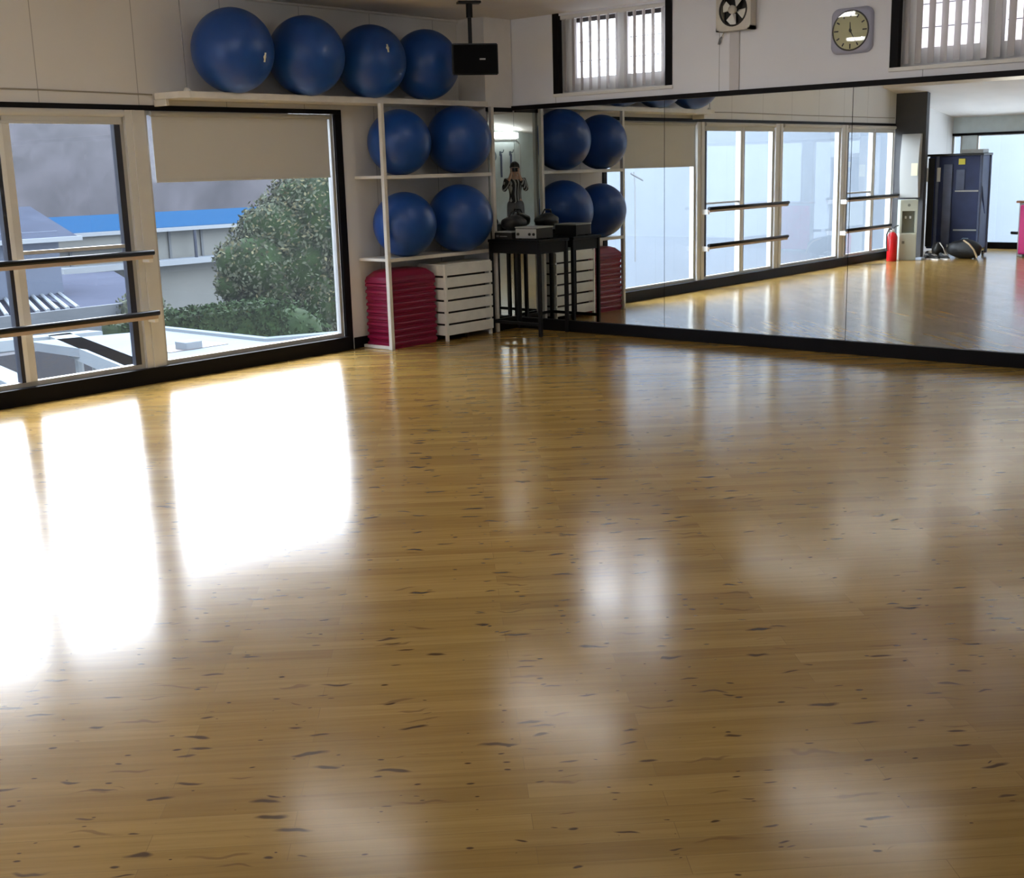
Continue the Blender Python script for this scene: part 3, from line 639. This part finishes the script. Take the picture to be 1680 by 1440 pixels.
# white bowed panel with a yellow sheet above the dispenser
wp = empty('cover_panel', (-9.75, -0.25, 0.95), 'white bowed panel with a pale yellow sheet above the water dispenser, in the mirror', 'panel')
bm = bmesh.new(); fr_, bk_ = [], []
for k in range(9):
    z = .98*k/8; b = .07+.05*math.sin(PI*k/8)
    fr_.append([bm.verts.new((b, y, z)) for y in (-.20, .10)]); bk_.append([bm.verts.new((0.002, y, z)) for y in (-.20, .10)])
for k in range(8):
    a, b, c, d_ = fr_[k], fr_[k+1], bk_[k], bk_[k+1]
    bm.faces.new((a[0], a[1], b[1], b[0])); bm.faces.new((c[0], c[1], d_[1], d_[0])); bm.faces.new((a[0], b[0], d_[0], c[0])); bm.faces.new((a[1], b[1], d_[1], c[1]))
bm.faces.new((fr_[0][0], fr_[0][1], bk_[0][1], bk_[0][0])); bm.faces.new((fr_[8][0], fr_[8][1], bk_[8][1], bk_[8][0]))
autosmooth(obj('panel_cover', bm, 'lgrey', wp)); obj('paper_sheet', bx(.119, .122, -.19, -.09, .34, .53), 'paper', wp)
# fire extinguisher
fe = empty('fire_extinguisher', (-9.02, -0.34, 0), 'red fire extinguisher on the floor beside the water dispenser, in the mirror', 'fire extinguisher')
bm = bmesh.new(); lathe(bm, [(0, 0), (.072, 0), (.078, .015), (.078, .37), (.06, .42), (.028, .45), (0, .45)], 24); obj('cylinder_body', bm, 'red', fe, True)
bm = bmesh.new(); lathe(bm, [(0, .44), (.026, .44), (.03, .47), (.02, .50), (0, .50)], 16); obj('valve_head', bm, 'strap', fe, True)
obj('lever', tb([(0, 0, .49), (-.03, -.02, .53), (-.09, -.05, .545)], .009, 8), 'dark', fe); obj('hose', tb([(0, 0, .49), (.06, .03, .50), (.10, .05, .42), (.095, .05, .28), (.085, .045, .16)], .011, 8), 'dark', fe)
# navy covered wardrobe
nv = empty('garment_rack', (-10.45, -0.79, 0), 'tall navy canvas covered rack with grey pillars by the far window, in the mirror', 'rack', rz=-0.06)
cvr = obj('canvas_cover', bbox(-.22, .22, -.41, .41, .12, 1.58, .02), 'navy', nv)
obj('top_frame', bbox(-.25, .25, -.44, .44, 1.575, 1.61, .006), 'dark', nv)
obj('top_box', bbox(-.15, .15, -.40, -.06, 1.61, 1.67, .01), 'lgrey', nv)
for (x, y) in ((.225, .27), (.225, -.41), (-.225, .41), (-.225, -.41)): obj('frame_pole', tb([(x, y, .04), (x, y, 1.59)], .024, 10), 'navy2', nv)
for z in (1.03, .42): obj('shelf_band', bx(.221, .236, -.38, -.02, z-.012, z+.012), 'lgrey', nv)
obj('window_pocket', bx(.221, .232, -.16, -.03, 1.05, 1.36), 'navy2', cvr); obj('side_curtain', bbox(.221, .25, .03, .17, .15, 1.45, .01), 'navy2', nv); obj('side_curtain', bbox(.21, .235, .32, .42, .15, 1.55, .01), 'dark', nv)
obj('sticker', bx(.232, .245, -.16, -.06, 1.44, 1.53), 'yellow', cvr)
for y in (.245, .44): obj('pole_label', bx(.245, .262, y-.03, y+.02, 1.18, 1.40), 'strap', nv)
obj('tie_strap', tb([(.20, -.42, 1.1), (.20, -.45, .9), (.20, -.49, .68)], [.02, .018, .006], 6), 'navy', nv)
for (x, y) in ((.2, .38), (.2, -.38), (-.2, .38), (-.2, -.38)):
    bm = bmesh.new(); lathe(bm, [(0, -.012), (.04, -.012), (.04, .012), (0, .012)], 16, Matrix.Translation((x, y, .04)) @ Matrix.Rotation(PI/2, 4, 'X')); obj('castor', bm, 'dark', nv)
# black bag in front of it
hb = empty('duffel_bag', (-9.92, -1.13, 0), 'large black duffel bag with tan strap before the navy rack, in the mirror', 'bag', rz=-1.35)
obj('bag_body', blob(.30, .18, .155, 9, .08), 'bagm', hb, True)
obj('shoulder_strap', tb([(.05, .10, .285), (.18, .15, .235), (.26, .14, .15), (.31, .12, .03)], [.014]*4, 8), 'tan', hb)
obj('bag_handle', tb([(-.08, .02, .26), (-.04, -.01, .31), (.05, -.01, .31), (.08, .02, .25)], .008, 8), 'hook', hb)
# trainers
def shoe():
    t = empty('training_shoe'); bm = bmesh.new(); secs = [(-.13, .030, .075), (-.09, .036, .088), (-.03, .036, .075), (.04, .042, .055), (.10, .045, .042), (.14, .030, .026)]
    rings = []
    for (x, w, h) in secs: rings.append([bm.verts.new((x, w*math.cos(a)*(1 if math.sin(a) < .3 else .8), .018+max(0, math.sin(a))*h)) for a in [PI*k/8 for k in range(9)]])
    for A, B in zip(rings, rings[1:]):
        for k in range(8): bm.faces.new((A[k], A[k+1], B[k+1], B[k]))
        bm.faces.new((A[0], B[0], B[8], A[8]))
    bm.faces.new(rings[0]); bm.faces.new(rings[-1]); upp = obj('upper', bm, 'bagm', t, True)
    bm = bmesh.new(); prism(bm, [(-.14, -.03), (-.10, -.04), (-.02, -.036), (.05, -.046), (.11, -.046), (.15, -.02), (.15, .02), (.11, .046), (.05, .046), (-.02, .036), (-.10, .04), (-.14, .03)], 0, .022); obj('sole', bm, 'strap', t)
    bm = bmesh.new()
    for x in (.0, .03, .06): box(bm, x-.006, x+.006, -.03, .03, .018+.06-.25*x*.9+.001, .018+.068-.25*x*.9)
    obj('laces', bm, 'strap', upp); return t
s1 = shoe(); s1.location = (-9.60, -.66, 0); s1.rotation_euler = (0, 0, -.5); tag(s1, 'black shoe with white sole nearest the water dispenser, in the mirror', 'shoe', 'shoes by the dark partition')
for (x, y, rz, lab) in ((-9.52, -.80, -1.0, 'black shoe with white sole between two others, in the mirror'), (-9.62, -.93, -.9, 'black shoe with white sole beside the black duffel bag, in the mirror')): copy_tree(s1, (x, y, 0), lab, rz)
bt = empty('shoe_bag', (-9.96, -.70, 0), 'small black drawstring bag with a white cord before the navy rack, in the mirror', 'bag')
obj('bag_body', blob(.11, .10, .13, 12, .1), 'bagm', bt, True); obj('drawstring', tb([(.08, -.05, .24), (.10, -.12, .16), (.04, -.14, .05), (-.08, -.12, .05), (-.10, -.10, .2)], .008, 8), 'strap', bt)
wt = tag(obj('folded_towel', bbox(-9.44, -9.30, -.70, -.60, 0, .045, .015), mat('pale_blue_towel', (.45, .55, .70), .9)), 'small folded pale blue towel on the floor among the shoes, in the mirror', 'towel')
# pink bench board at the right picture edge
pb = empty('exercise_bench', (-10.55, -2.05, 0), 'upright hot pink padded bench at the right picture edge, in the mirror', 'bench')
obj('pad', bbox(-.03, .06, -.34, .29, .04, .80, .02), 'pink', pb); obj('side_frame', bbox(-.07, -.035, -.33, .335, .0, .83, .01), 'lgrey', pb)
obj('top_rail', bbox(-.09, .05, -.34, .36, .83, .865, .01), 'wood', pb); obj('foot', bbox(-.16, .10, .20, .26, 0, .04, .01), 'grey', pb); obj('foot', bbox(-.16, .10, -.30, -.24, 0, .04, .01), 'grey', pb)
obj('side_knob', tb([(-.07, .33, .36), (-.12, .46, .36)], .024, 10), 'dark', pb)

# hooks, ring and conduit on the wall behind the camera, seen in the corner mirrors
cd_ = tag(obj('conduit_pipe', tb([(-10.0, YB+.02, 2.17), (-11.1, YB+.02, 2.17), (-11.2, YB+.02, 2.09), (-11.2, YB+.02, .3)], .014, 10), 'lgrey'), 'thin grey conduit pipe on the wall behind the photographer, seen in the corner mirror', 'pipe')
rg = tag(obj('hanging_ring', (lambda b: (tube(b, [(-10.30+.11*math.cos(2*PI*k/32), YB+.025, 1.84+.11*math.sin(2*PI*k/32)) for k in range(33)], .014, 8, False), b)[1])(bmesh.new()), 'hook'), 'blue grey ring hanging on the wall behind the photographer, seen in the corner mirror', 'ring')
for i, x in enumerate((-10.58, -10.90)):
    h = empty('coat_hook', (x, YB, 1.90), '%s blue grey wall hook with hanging strap, seen in the corner mirror' % ('left' if i == 0 else 'right'), 'hook', 'wall hooks behind the photographer')
    obj('hook_arm', tb([(0, .003, .0), (0, .08, .02), (0, .10, .07)], .010, 8), 'hook', h); obj('hook_plate', bbox(-.03, .03, .0, .01, -.05, .04, .003), 'hook', h)
    obj('hanging_strap', bbox(-.022, .022, .015, .035, -.50, -.02, .005), 'navy2', h)

# ================================================================ LAMPS
def make_lamp():
    t = empty('ceiling_light'); obj('lamp_housing', bbox(-.08, .08, -.62, .62, -.045, 0, .006), 'lamph', t)
    for x in (-.035, .035): obj('tube_lamp', tb([(x, -.59, -.062), (x, .59, -.062)], .015, 10), 'lamp', t)
    for y in (-.605, .605): obj('lamp_holder', bbox(-.06, .06, y-.012, y+.012, -.08, -.045, .003), 'whitef', t)
    return t
l0 = make_lamp(); k = 0
rows = {-2.4: 'row nearest the windows', -5.0: 'row farther from the windows'}
for y in (-2.4, -5.0):
    for j, x in enumerate((-2.0, -4.3, -6.6, -8.85)):
        o = l0 if k == 0 else copy_tree(l0); o.location = (x, y, HC); k += 1
        tag(o, '%s ceiling light from the mirror wall, %s' % (('first', 'second', 'third', 'fourth')[j], rows[y]), 'ceiling light', 'fluorescent ceiling lights')
wl = empty('batten_light', (-10.62, YB, 2.26), 'bright fluorescent wall light behind the photographer, seen in the corner mirror', 'wall light')
obj('lamp_housing', bbox(-.46, .46, 0, .05, -.075, .075, .006), 'lamph', wl); obj('diffuser', bbox(-.44, .44, .05, .11, -.055, .055, .015), 'lamp', wl)

# ================================================================ THE PHOTOGRAPHER (seen in the corner mirrors)
fx, fy_ = math.cos(YAW), math.sin(YAW)            # facing direction
def W3(f, s, z):                                   # forward, to the person's left, up -> world offset
    return Vector((fx*f - fy_*s, fy_*f + fx*s, z))
pr = empty('person', (CAM.x-fx*.42, CAM.y-fy_*.42, 0), 'person in black and white striped top holding up a phone, in the corner mirror', 'person')
def skin(name, nodes, edges, m, root=0, sub=2):
    me = bpy.data.meshes.new(name); me.from_pydata([W3(*n[:3]) for n in nodes], edges, []); o = bpy.data.objects.new(name, me); C.objects.link(o); o.parent = pr
    md = o.modifiers.new('skin', 'SKIN'); md.use_smooth_shade = True
    for i, n in enumerate(nodes): v = me.skin_vertices[0].data[i]; v.radius = (n[3], n[4] if len(n) > 4 else n[3]); v.use_root = i == root
    sb = o.modifiers.new('sub', 'SUBSURF'); sb.levels = sub; sb.render_levels = sub
    me.materials.append(M[m]); return o
HZ = 1.55
body = [(0, 0, .90, .09, .07), (0, 0, 1.05, .085, .065), (0, 0, 1.22, .11, .08), (0, 0, 1.34, .11, .075), (.0, 0, 1.42, .05), (.015, 0, 1.475, .048), (.03, 0, 1.53, .078, .085), (.02, 0, 1.60, .078, .085), (.01, 0, 1.655, .045),
        (0, .17, 1.345, .05), (.10, .22, 1.14, .042), (.27, .10, 1.40, .032), (.34, .065, 1.50, .026),
        (0, -.17, 1.345, .05), (.10, -.22, 1.14, .042), (.27, -.10, 1.40, .032), (.34, -.065, 1.50, .026),
        (0, .09, .84, .088), (.02, .10, .47, .06), (0, .105, .09, .042), (.13, .12, .035, .035),
        (0, -.09, .84, .088), (.02, -.10, .47, .06), (0, -.105, .09, .042), (.13, -.12, .035, .035)]
be = [(0, 1), (1, 2), (2, 3), (3, 4), (4, 5), (5, 6), (6, 7), (7, 8), (3, 9), (9, 10), (10, 11), (11, 12), (3, 13), (13, 14), (14, 15), (15, 16), (0, 17), (17, 18), (18, 19), (19, 20), (0, 21), (21, 22), (22, 23), (23, 24)]
skin('body', body, be, 'skin')
jk = [(0, 0, .88, .16, .13), (0, 0, .97, .15, .12), (0, 0, 1.05, .135, .105), (0, 0, 1.22, .16, .12), (0, 0, 1.35, .15, .10), (0, .175, 1.345, .065), (.10, .225, 1.14, .056), (.25, .115, 1.37, .043), (0, -.175, 1.345, .065), (.10, -.225, 1.14, .056), (.25, -.115, 1.37, .043)]
n_ = M['cloth'].node_tree; w_t = n_.nodes.new('ShaderNodeTexWave'); w_t.inputs['Scale'].default_value = 5.5; w_t.inputs['Distortion'].default_value = 1.0
t_c = n_.nodes.new('ShaderNodeTexCoord'); n_.links.new(t_c.outputs['Object'], w_t.inputs['Vector']); c_r = n_.nodes.new('ShaderNodeValToRGB'); n_.links.new(w_t.outputs['Fac'], c_r.inputs[0])
c_r.color_ramp.elements[0].position = .60; c_r.color_ramp.elements[0].color = (.012, .012, .014, 1); c_r.color_ramp.elements[1].position = .66; c_r.color_ramp.elements[1].color = (.42, .42, .40, 1)
n_.links.new(c_r.outputs[0], n_.nodes['Principled BSDF'].inputs['Base Color'])
skin('jacket', jk, [(0, 1), (1, 2), (2, 3), (3, 4), (4, 5), (5, 6), (6, 7), (4, 8), (8, 9), (9, 10)], 'cloth')
tr_ = [(0, 0, 1.0, .12, .09), (0, 0, .93, .145, .115), (0, .09, .82, .10), (.02, .10, .47, .073), (0, .105, .10, .058), (0, -.09, .82, .10), (.02, -.10, .47, .073), (0, -.105, .10, .058)]
skin('trousers', tr_, [(0, 1), (1, 2), (2, 3), (3, 4), (1, 5), (5, 6), (6, 7)], 'jean', root=1)
for s in (1, -1):
    skin('shoe', [(-.05, .11*s, .045, .045), (.05, .115*s, .045, .045, .04), (.17, .125*s, .035, .040, .032)], [(0, 1), (1, 2)], 'bagm')
    hand = [(.335, .072*s, 1.495, .026, .020), (.355, .075*s, 1.52, .028, .016)]; he = [(0, 1)]
    skin('palm', hand, he, 'skin')
    for j in range(4):
        z = 1.505+.019*j
        skin('finger', [(.352, .082*s, z, .009), (.376, .088*s, z+.004, .0085), (.384, .070*s, z+.005, .008), (.380, .052*s, z+.004, .007)], [(0, 1), (1, 2), (2, 3)], 'skin', sub=1)
    skin('thumb', [(.340, .075*s, 1.515, .011), (.345, .055*s, 1.535, .010), (.350, .040*s, 1.545, .009)], [(0, 1), (1, 2)], 'skin', sub=1)
bm = bmesh.new(); bmesh.ops.create_icosphere(bm, subdivisions=3, radius=1)
for v in list(bm.verts):
    if v.co.z < -.15 and v.co.x > -.1: bm.verts.remove(v)
for v in bm.verts: k = 1+.04*math.sin(9*v.co.y); v.co = W3(v.co.x*.105*k-.005, v.co.y*.098*k, 1.60+v.co.z*(.115 if v.co.z > 0 else .15))
o = obj('hair', bm, 'hair', pr, True); md = o.modifiers.new('s', 'SOLIDIFY'); md.thickness = .02
def face_bit(name, f, s, z, r, m, sc=(1, 1, 1)):
    bm = bmesh.new(); bmesh.ops.create_icosphere(bm, subdivisions=2, radius=r)
    for v in bm.verts: v.co = W3(f+v.co.x*sc[0], s+v.co.y*sc[1], z+v.co.z*sc[2])
    obj(name, bm, m, pr, True)
for s in (1, -1): face_bit('eye', .098, .03*s, 1.575, .012, 'dark', (.6, 1.2, .7)); face_bit('ear', .02, .083*s, 1.565, .022, 'skin', (.7, .4, 1.2))
face_bit('nose', .108, 0, 1.545, .016, 'skin', (1, .8, 1.4)); face_bit('mouth', .100, 0, 1.51, .014, mat('lip', (.35, .12, .10), .5), (.5, 1.6, .4))
ph = tag(obj('mobile_phone', bbox(-.078, .078, -.0045, .0045, -.038, .038, .003), 'phone'), 'dark phone held up in the hands of the person in the corner mirror', 'phone')
ph.location = CAM - Vector((fx, fy_, 0))*.045; ph.rotation_euler = (0, 0, YAW-PI/2)

# ================================================================ OUTDOORS
struct('ground', bx(-80, 90, 0.6, 120, -4.6, -4.5), 'ground')
# hillside
bm = bmesh.new(); rows_ = []; rnd = random.Random(8)
for i in range(60):
    az = math.radians(46+i*0.95); r = []
    fade = min(1, i/7)
    for j in range(9):
        dist = 62+j*1.6; h = -4.5 + (4.5+9.0*(.55+.45*fade)+1.0*math.sin(i*.35)+.6*math.sin(i*.9+1))*(j/8)**.75*(fade*.8+.2) + rnd.uniform(-.5, .5)*(j > 0)
        r.append(bm.verts.new((CAM.x+dist*math.cos(az), CAM.y+dist*math.sin(az), h)))
    rows_.append(r)
for a, b in zip(rows_, rows_[1:]):
    for j in range(8): bm.faces.new((a[j], a[j+1], b[j+1], b[j]))
o = obj('hillside', bm, 'hill', None, True); o['kind'] = 'structure'

def wall_building(name, x0, x1, y0, y1, z1, m, label, z0=-4.5):
    t = empty(name, ((x0+x1)/2, y0, z0), label, 'building'); return t
# long low building with blue roof
bA = empty('long_building', (0, 0, 0), 'long pale low building with a bright blue roof edge beyond the hedge', 'building')
obj('wall', bx(9.0, 26, 25, 33, -4.5, .0), 'hull', bA)
bm = bmesh.new(); vs = [bm.verts.new(p) for p in ((8.75, 24.6, .10), (26, 24.6, .12), (26, 27.5, .50), (9.9, 27.5, .50))]; bm.faces.new(vs); o = obj('roof', bm, 'bluer', bA); md = o.modifiers.new('s', 'SOLIDIFY'); md.thickness = .05
obj('eave', bx(8.7, 26, 24.5, 24.62, -.02, .09), 'eave', bA)
obj('balcony_ledge', bx(8.9, 26, 24.3, 25, -1.05, -.88), 'eave', bA)
obj('upper_band', bx(8.95, 12.0, 24.7, 25, -.42, -.02), 'hull', bA)
for x in (9.5, 12.9, 14.1, 15.3, 17): obj('wall_panel', bx(x, x+.08, 24.94, 25, -.88, -.02), 'hull2', bA)
obj('downpipe', tb([(13.6, 24.55, -.02), (13.6, 24.55, -1.0)], .05, 8), 'slate', bA)
bm = bx(9.3, 10.4, 24.93, 25, -1.5, -1.15); obj('window', bm, 'slate', bA)
# gable house
bB = empty('gable_house', (0, 0, 0), 'pale blue gabled house at the far left of the window view', 'building')
obj('wall', bx(2.6, 5.6, 18.5, 22, -4.5, .45), 'house', bB)
bm = bmesh.new(); ps = [(2.3, 18.2, .62), (6.3, 18.2, .42), (6.3, 20.2, .42), (4.2, 20.2, 1.15), (2.3, 20.2, 1.15)]
prof = [(18.1, .30), (20.2, 1.0), (22.4, .30)]
vv = [[bm.verts.new((x, y, z)) for y, z in prof] for x in (1.5, 5.9)]
for k in range(2): bm.faces.new((vv[0][k], vv[0][k+1], vv[1][k+1], vv[1][k]))
bm.faces.new(vv[1]); bm.faces.new(vv[0]); o = obj('roof', bm, 'slate', bB)
obj('eave', bx(1.5, 5.95, 18.02, 18.14, .22, .32), 'eave', bB)
obj('chimney', bx(4.0, 4.5, 20.0, 20.5, .9, 1.35), 'house', bB)
# low roofs
bC = empty('flat_roof_building', (0, 0, 0), 'low building with a pale flat roof and dark corrugated strip, behind the barres', 'building')
bm = bmesh.new(); prism(bm, [(3.9, 15), (5.9, 15), (10.0, 23.5), (6.5, 24.4)], -1.08, -1.0); obj('flat_roof', bm, 'rflat', bC)
bm = bmesh.new(); prism(bm, [(-6, 15), (3.9, 15), (6.5, 24.4), (-6, 24.4)], -1.12, -1.02); obj('corrugated_roof', bm, 'rdark', bC)
bm = bmesh.new()
for k in range(9):
    x = 2.2+k*.22; tube(bm, [(x, 15.05, -1.0), (x+2.0, 19.6, -1.0)], .045, 6)
obj('roof_rib', bm, 'eave', bC)
obj('fascia', bx(-6, 5.9, 14.9, 15.0, -1.55, -1.0), 'hull2', bC); obj('wall', bx(-6, 5.6, 15.0, 18, -4.5, -1.12), 'hull2', bC)
# white flat roof deck just outside
dk = empty('roof_deck', (0, 0, 0), 'white flat roof just below the window beside the ball rack', 'roof')
bm = bmesh.new(); prism(bm, [(-2.6, .2), (3.2, .2), (3.2, 3.6), (1.9, 4.25), (.80, 4.75), (.80, 7.2), (-.95, 7.8), (-.95, 6.3), (-1.6, 4.1)], -.72, -.60); obj('roof_slab', bm, 'deck', dk)
bm = bmesh.new(); tube(bm, [(.80, 7.2, -.58), (.80, 4.75, -.58), (1.9, 4.25, -.58), (3.2, 3.6, -.58)], .04, 6); obj('edge_upstand', bm, 'steel', dk)
obj('roof_hatch', bx(-.55, .35, 5.0, 5.55, -.60, -.592), 'dbrown', dk); obj('vent_box', bbox(-.30, -.05, 5.0, 5.25, -.60, -.50, .01), 'eave', dk)
# canopy frame at lower left
cn = empty('steel_canopy', (0, 0, 0), 'white painted steel canopy frame below the two pane window', 'canopy')
bm = bmesh.new(); prism(bm, [(-2.4, 8.9), (.2, 8.2), (.25, 7.9), (-2.4, 8.5)], -.75, -.6); obj('rear_beam', bm, 'steel', cn)
bm = bmesh.new(); prism(bm, [(-.45, 8.2), (-.1, 8.2), (-1.15, 4.6), (-1.5, 4.6)], -.78, -.60); obj('side_beam', bm, 'steel', cn)
bm = bmesh.new(); prism(bm, [(-2.0, 8.5), (-1.7, 8.5), (-2.7, 4.2), (-3.0, 4.2)], -.78, -.60); obj('side_beam', bm, 'steel', cn)
obj('front_beam', tb([(-3.3, 4.35, -.66), (-1.2, 4.5, -.70)], .045, 8), 'steel', cn)
for (x, y) in ((-1.1, 5.0), (-.75, 6.2), (-.45, 7.4), (-2.7, 4.6), (-2.2, 6.6)): obj('post', tb([(x, y, -4.5), (x, y, -.7)], .06, 8), 'steel', cn)
for (x, y) in ((-1.1, 5.0), (-.75, 6.2), (-2.7, 4.6)): obj('strut', tb([(x, y, -1.6), (x+.10, y+.35, -1.1), (x+.30, y+.9, -.75)], .045, 8), 'steel', cn)
tag(obj('garden_screen', bx(-6, 3.4, 10.6, 10.9, -4.5, -1.15), mat('dark_grey_render', (.025, .026, .029), .9, spec=0.1, noise=.1, nscale=1)), 'dark grey yard wall behind the white canopy frame', 'wall')
# pale clad building opposite, seen through the windows in the mirror
fb = empty('clad_building', (0, 0, 0), 'huge pale blue panelled building filling the windows seen in the mirror', 'building')
bm = bmesh.new(); box(bm, -34, -9.5, 13.0, 20, -4.5, 15); box(bm, -40, -34, -45, 20, -4.5, 15); obj('wall', bm, 'facade', fb)  # extra height and side wing added to keep bright sky out
for z in (3.4, 7.4, 11.4): obj('wall_band', bx(-34, -9.5, 12.95, 13.0, z, z+.12), 'eave', fb)
bm = bmesh.new(); tube(bm, [(-20.5, 12.5, -1.2), (-20.5, 12.5, .9)], .02, 6); tube(bm, [(-20.9, 12.5, 1.15), (-20.3, 12.5, 1.35)], .03, 6); tube(bm, [(-20.5, 12.5, .9), (-20.45, 12.5, 1.4)], .015, 6)
obj('roof_aerial', bm, 'grey', fb)

# added wall, dims the bright sky behind the high windows
nb = empty('sky_screen_wall', (0, 0, 0), 'added pinkish cream wall screening the sky behind the high windows of the mirror wall', 'building')
obj('wall', bx(4.5, 5.0, -16, -1.0, -4.5, 9.0), mat('pink_cream_render', (0.34, 0.275, 0.26), 0.8, spec=0.1, noise=0.04, nscale=1), nb)

# vegetation
def leaves(bm, pts, size, rnd):
    for p, nrm in pts:
        a = Vector((rnd.uniform(-1, 1), rnd.uniform(-1, 1), rnd.uniform(-1, 1))).normalized(); a = (a + nrm*.3).normalized()
        t = a.cross(Vector((rnd.uniform(-1, 1), rnd.uniform(-1, 1), rnd.uniform(-1, 1)))).normalized(); b_ = a.cross(t); s = size*rnd.uniform(.6, 1.4)
        bm.faces.new([bm.verts.new(p+t*s), bm.verts.new(p+b_*s*.5), bm.verts.new(p-t*s), bm.verts.new(p-b_*s*.5)])
def crown(name, par, lobes, n, size, m, seed, core='hedge'):
    rnd = random.Random(seed); bm = bmesh.new(); pts = []
    tot = sum(l[3]**2 for l in lobes)
    for (x, y, z, r, sz) in lobes:
        for _ in range(int(n*r*r/tot)):
            d = Vector((rnd.gauss(0, 1), rnd.gauss(0, 1), rnd.gauss(0, 1))).normalized(); k = r*rnd.uniform(.82, 1.08)
            pts.append((Vector((x+d.x*k, y+d.y*k, z+d.z*k*sz)), d))
    leaves(bm, pts, size, rnd)
    me = bpy.data.meshes.new(name); bm.to_mesh(me); bm.free(); me.materials.append(M[m]); o = bpy.data.objects.new(name, me); C.objects.link(o); o.parent = par
    bm = bmesh.new()
    for (x, y, z, r, sz) in lobes: bmesh.ops.create_icosphere(bm, subdivisions=2, radius=r*.86, matrix=Matrix.Translation((x, y, z)) @ Matrix.Diagonal((1, 1, sz, 1)))
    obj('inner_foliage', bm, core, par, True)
    return o
tr = empty('evergreen_tree', (9.1, 15.5, -4.5), 'big grey green tree filling the right of the view past the blind', 'tree')
L_ = [(.89, .3, 4.05, 1.35, 1), (-.29, -.2, 3.99, .85, 1), (-.79, 0, 4.10, .50, 1), (1.84, 0, 4.97, 1.38, 1), (2.79, 0, 4.15, 1.49, 1), (.51, 0, 4.67, .90, 1), (.01, 0, 3.31, .83, 1), (-.87, .1, 3.54, .40, 1), (1.58, 0, 3.01, 1.07, 1), (2.69, 0, 5.54, 1.25, 1), (1.23, 0, 5.44, .66, 1), (.03, 0, 4.88, .45, 1)]
crown('foliage', tr, L_, 17000, .060, 'leaf', 21); 
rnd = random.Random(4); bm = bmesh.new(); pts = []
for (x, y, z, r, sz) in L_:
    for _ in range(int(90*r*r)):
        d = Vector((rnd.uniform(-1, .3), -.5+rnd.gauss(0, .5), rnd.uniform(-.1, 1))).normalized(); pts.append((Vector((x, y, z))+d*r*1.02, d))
leaves(bm, pts, .055, rnd); obj('sunlit_foliage', bm, 'leaf2', tr)  # yellower leaf colour paints sunlight onto the edges of the crown
obj('trunk', tb([(1.0, 0, 0), (1.0, 0, 2.0), (1.0, 0, 3.6)], [.22, .17, .12], 10), 'bark', tr)
hg = empty('clipped_hedge', (0, 0, 0), 'clipped dark green hedge in front of the tree', 'hedge')
rnd = random.Random(6); bm = bmesh.new(); pts = []
for _ in range(5200):
    f = rnd.random()
    x = rnd.uniform(2.8, 6.55)
    if f < .7: p, nr = Vector((x, 11.55+rnd.uniform(-.05, .04), rnd.uniform(-2.8, -.93))), Vector((0, -1, 0))
    elif f < .92: p, nr = Vector((x, rnd.uniform(11.5, 12.3), -.95+rnd.uniform(-.05, .05))), Vector((0, 0, 1))
    else: p, nr = Vector((6.6, rnd.uniform(11.5, 12.3), rnd.uniform(-2.8, -.93))), Vector((1, 0, 0))
    if x < 4: p.z -= (4-x)*.06
    pts.append((p, nr))
leaves(bm, pts, .05, rnd); obj('foliage', bm, 'hedge', hg)
bm = bbox(2.8, 6.55, 11.6, 12.3, -4.5, -1.02, .1); obj('inner_foliage', bm, 'hedge', hg)
sb_ = empty('dark_shrub', (7.72, 12.6, -4.5), 'dark rounded shrub between the hedge and the tree trunk', 'shrub')
crown('foliage', sb_, [(-.1, 0, 2.6, .78, 1.0), (-.35, .1, 2.1, .70, 1), (.0, .1, 1.7, .7, 1)], 2600, .055, 'hedge', 31)
obj('stem', tb([(0, 0, 0), (0, 0, 2)], .06, 8), 'bark', sb_)
bs = empty('bare_shrub', (5.3, 14.8, -4.5), 'sparse grey shrub behind the hedge near the window post', 'shrub')
crown('foliage', bs, [(0, 0, 3.3, .55, .8), (.5, 0, 3.0, .4, .7)], 700, .06, 'leaf', 33, 'leaf'); obj('stem', tb([(0, 0, 0), (.05, 0, 3.1)], .05, 8), 'bark', bs)
tag(obj('fence_post', tb([(8.75, 12.4, -4.5), (8.75, 12.4, -1.3)], .035, 8), 'slate'), 'slim dark post standing beside the dark shrub', 'post')
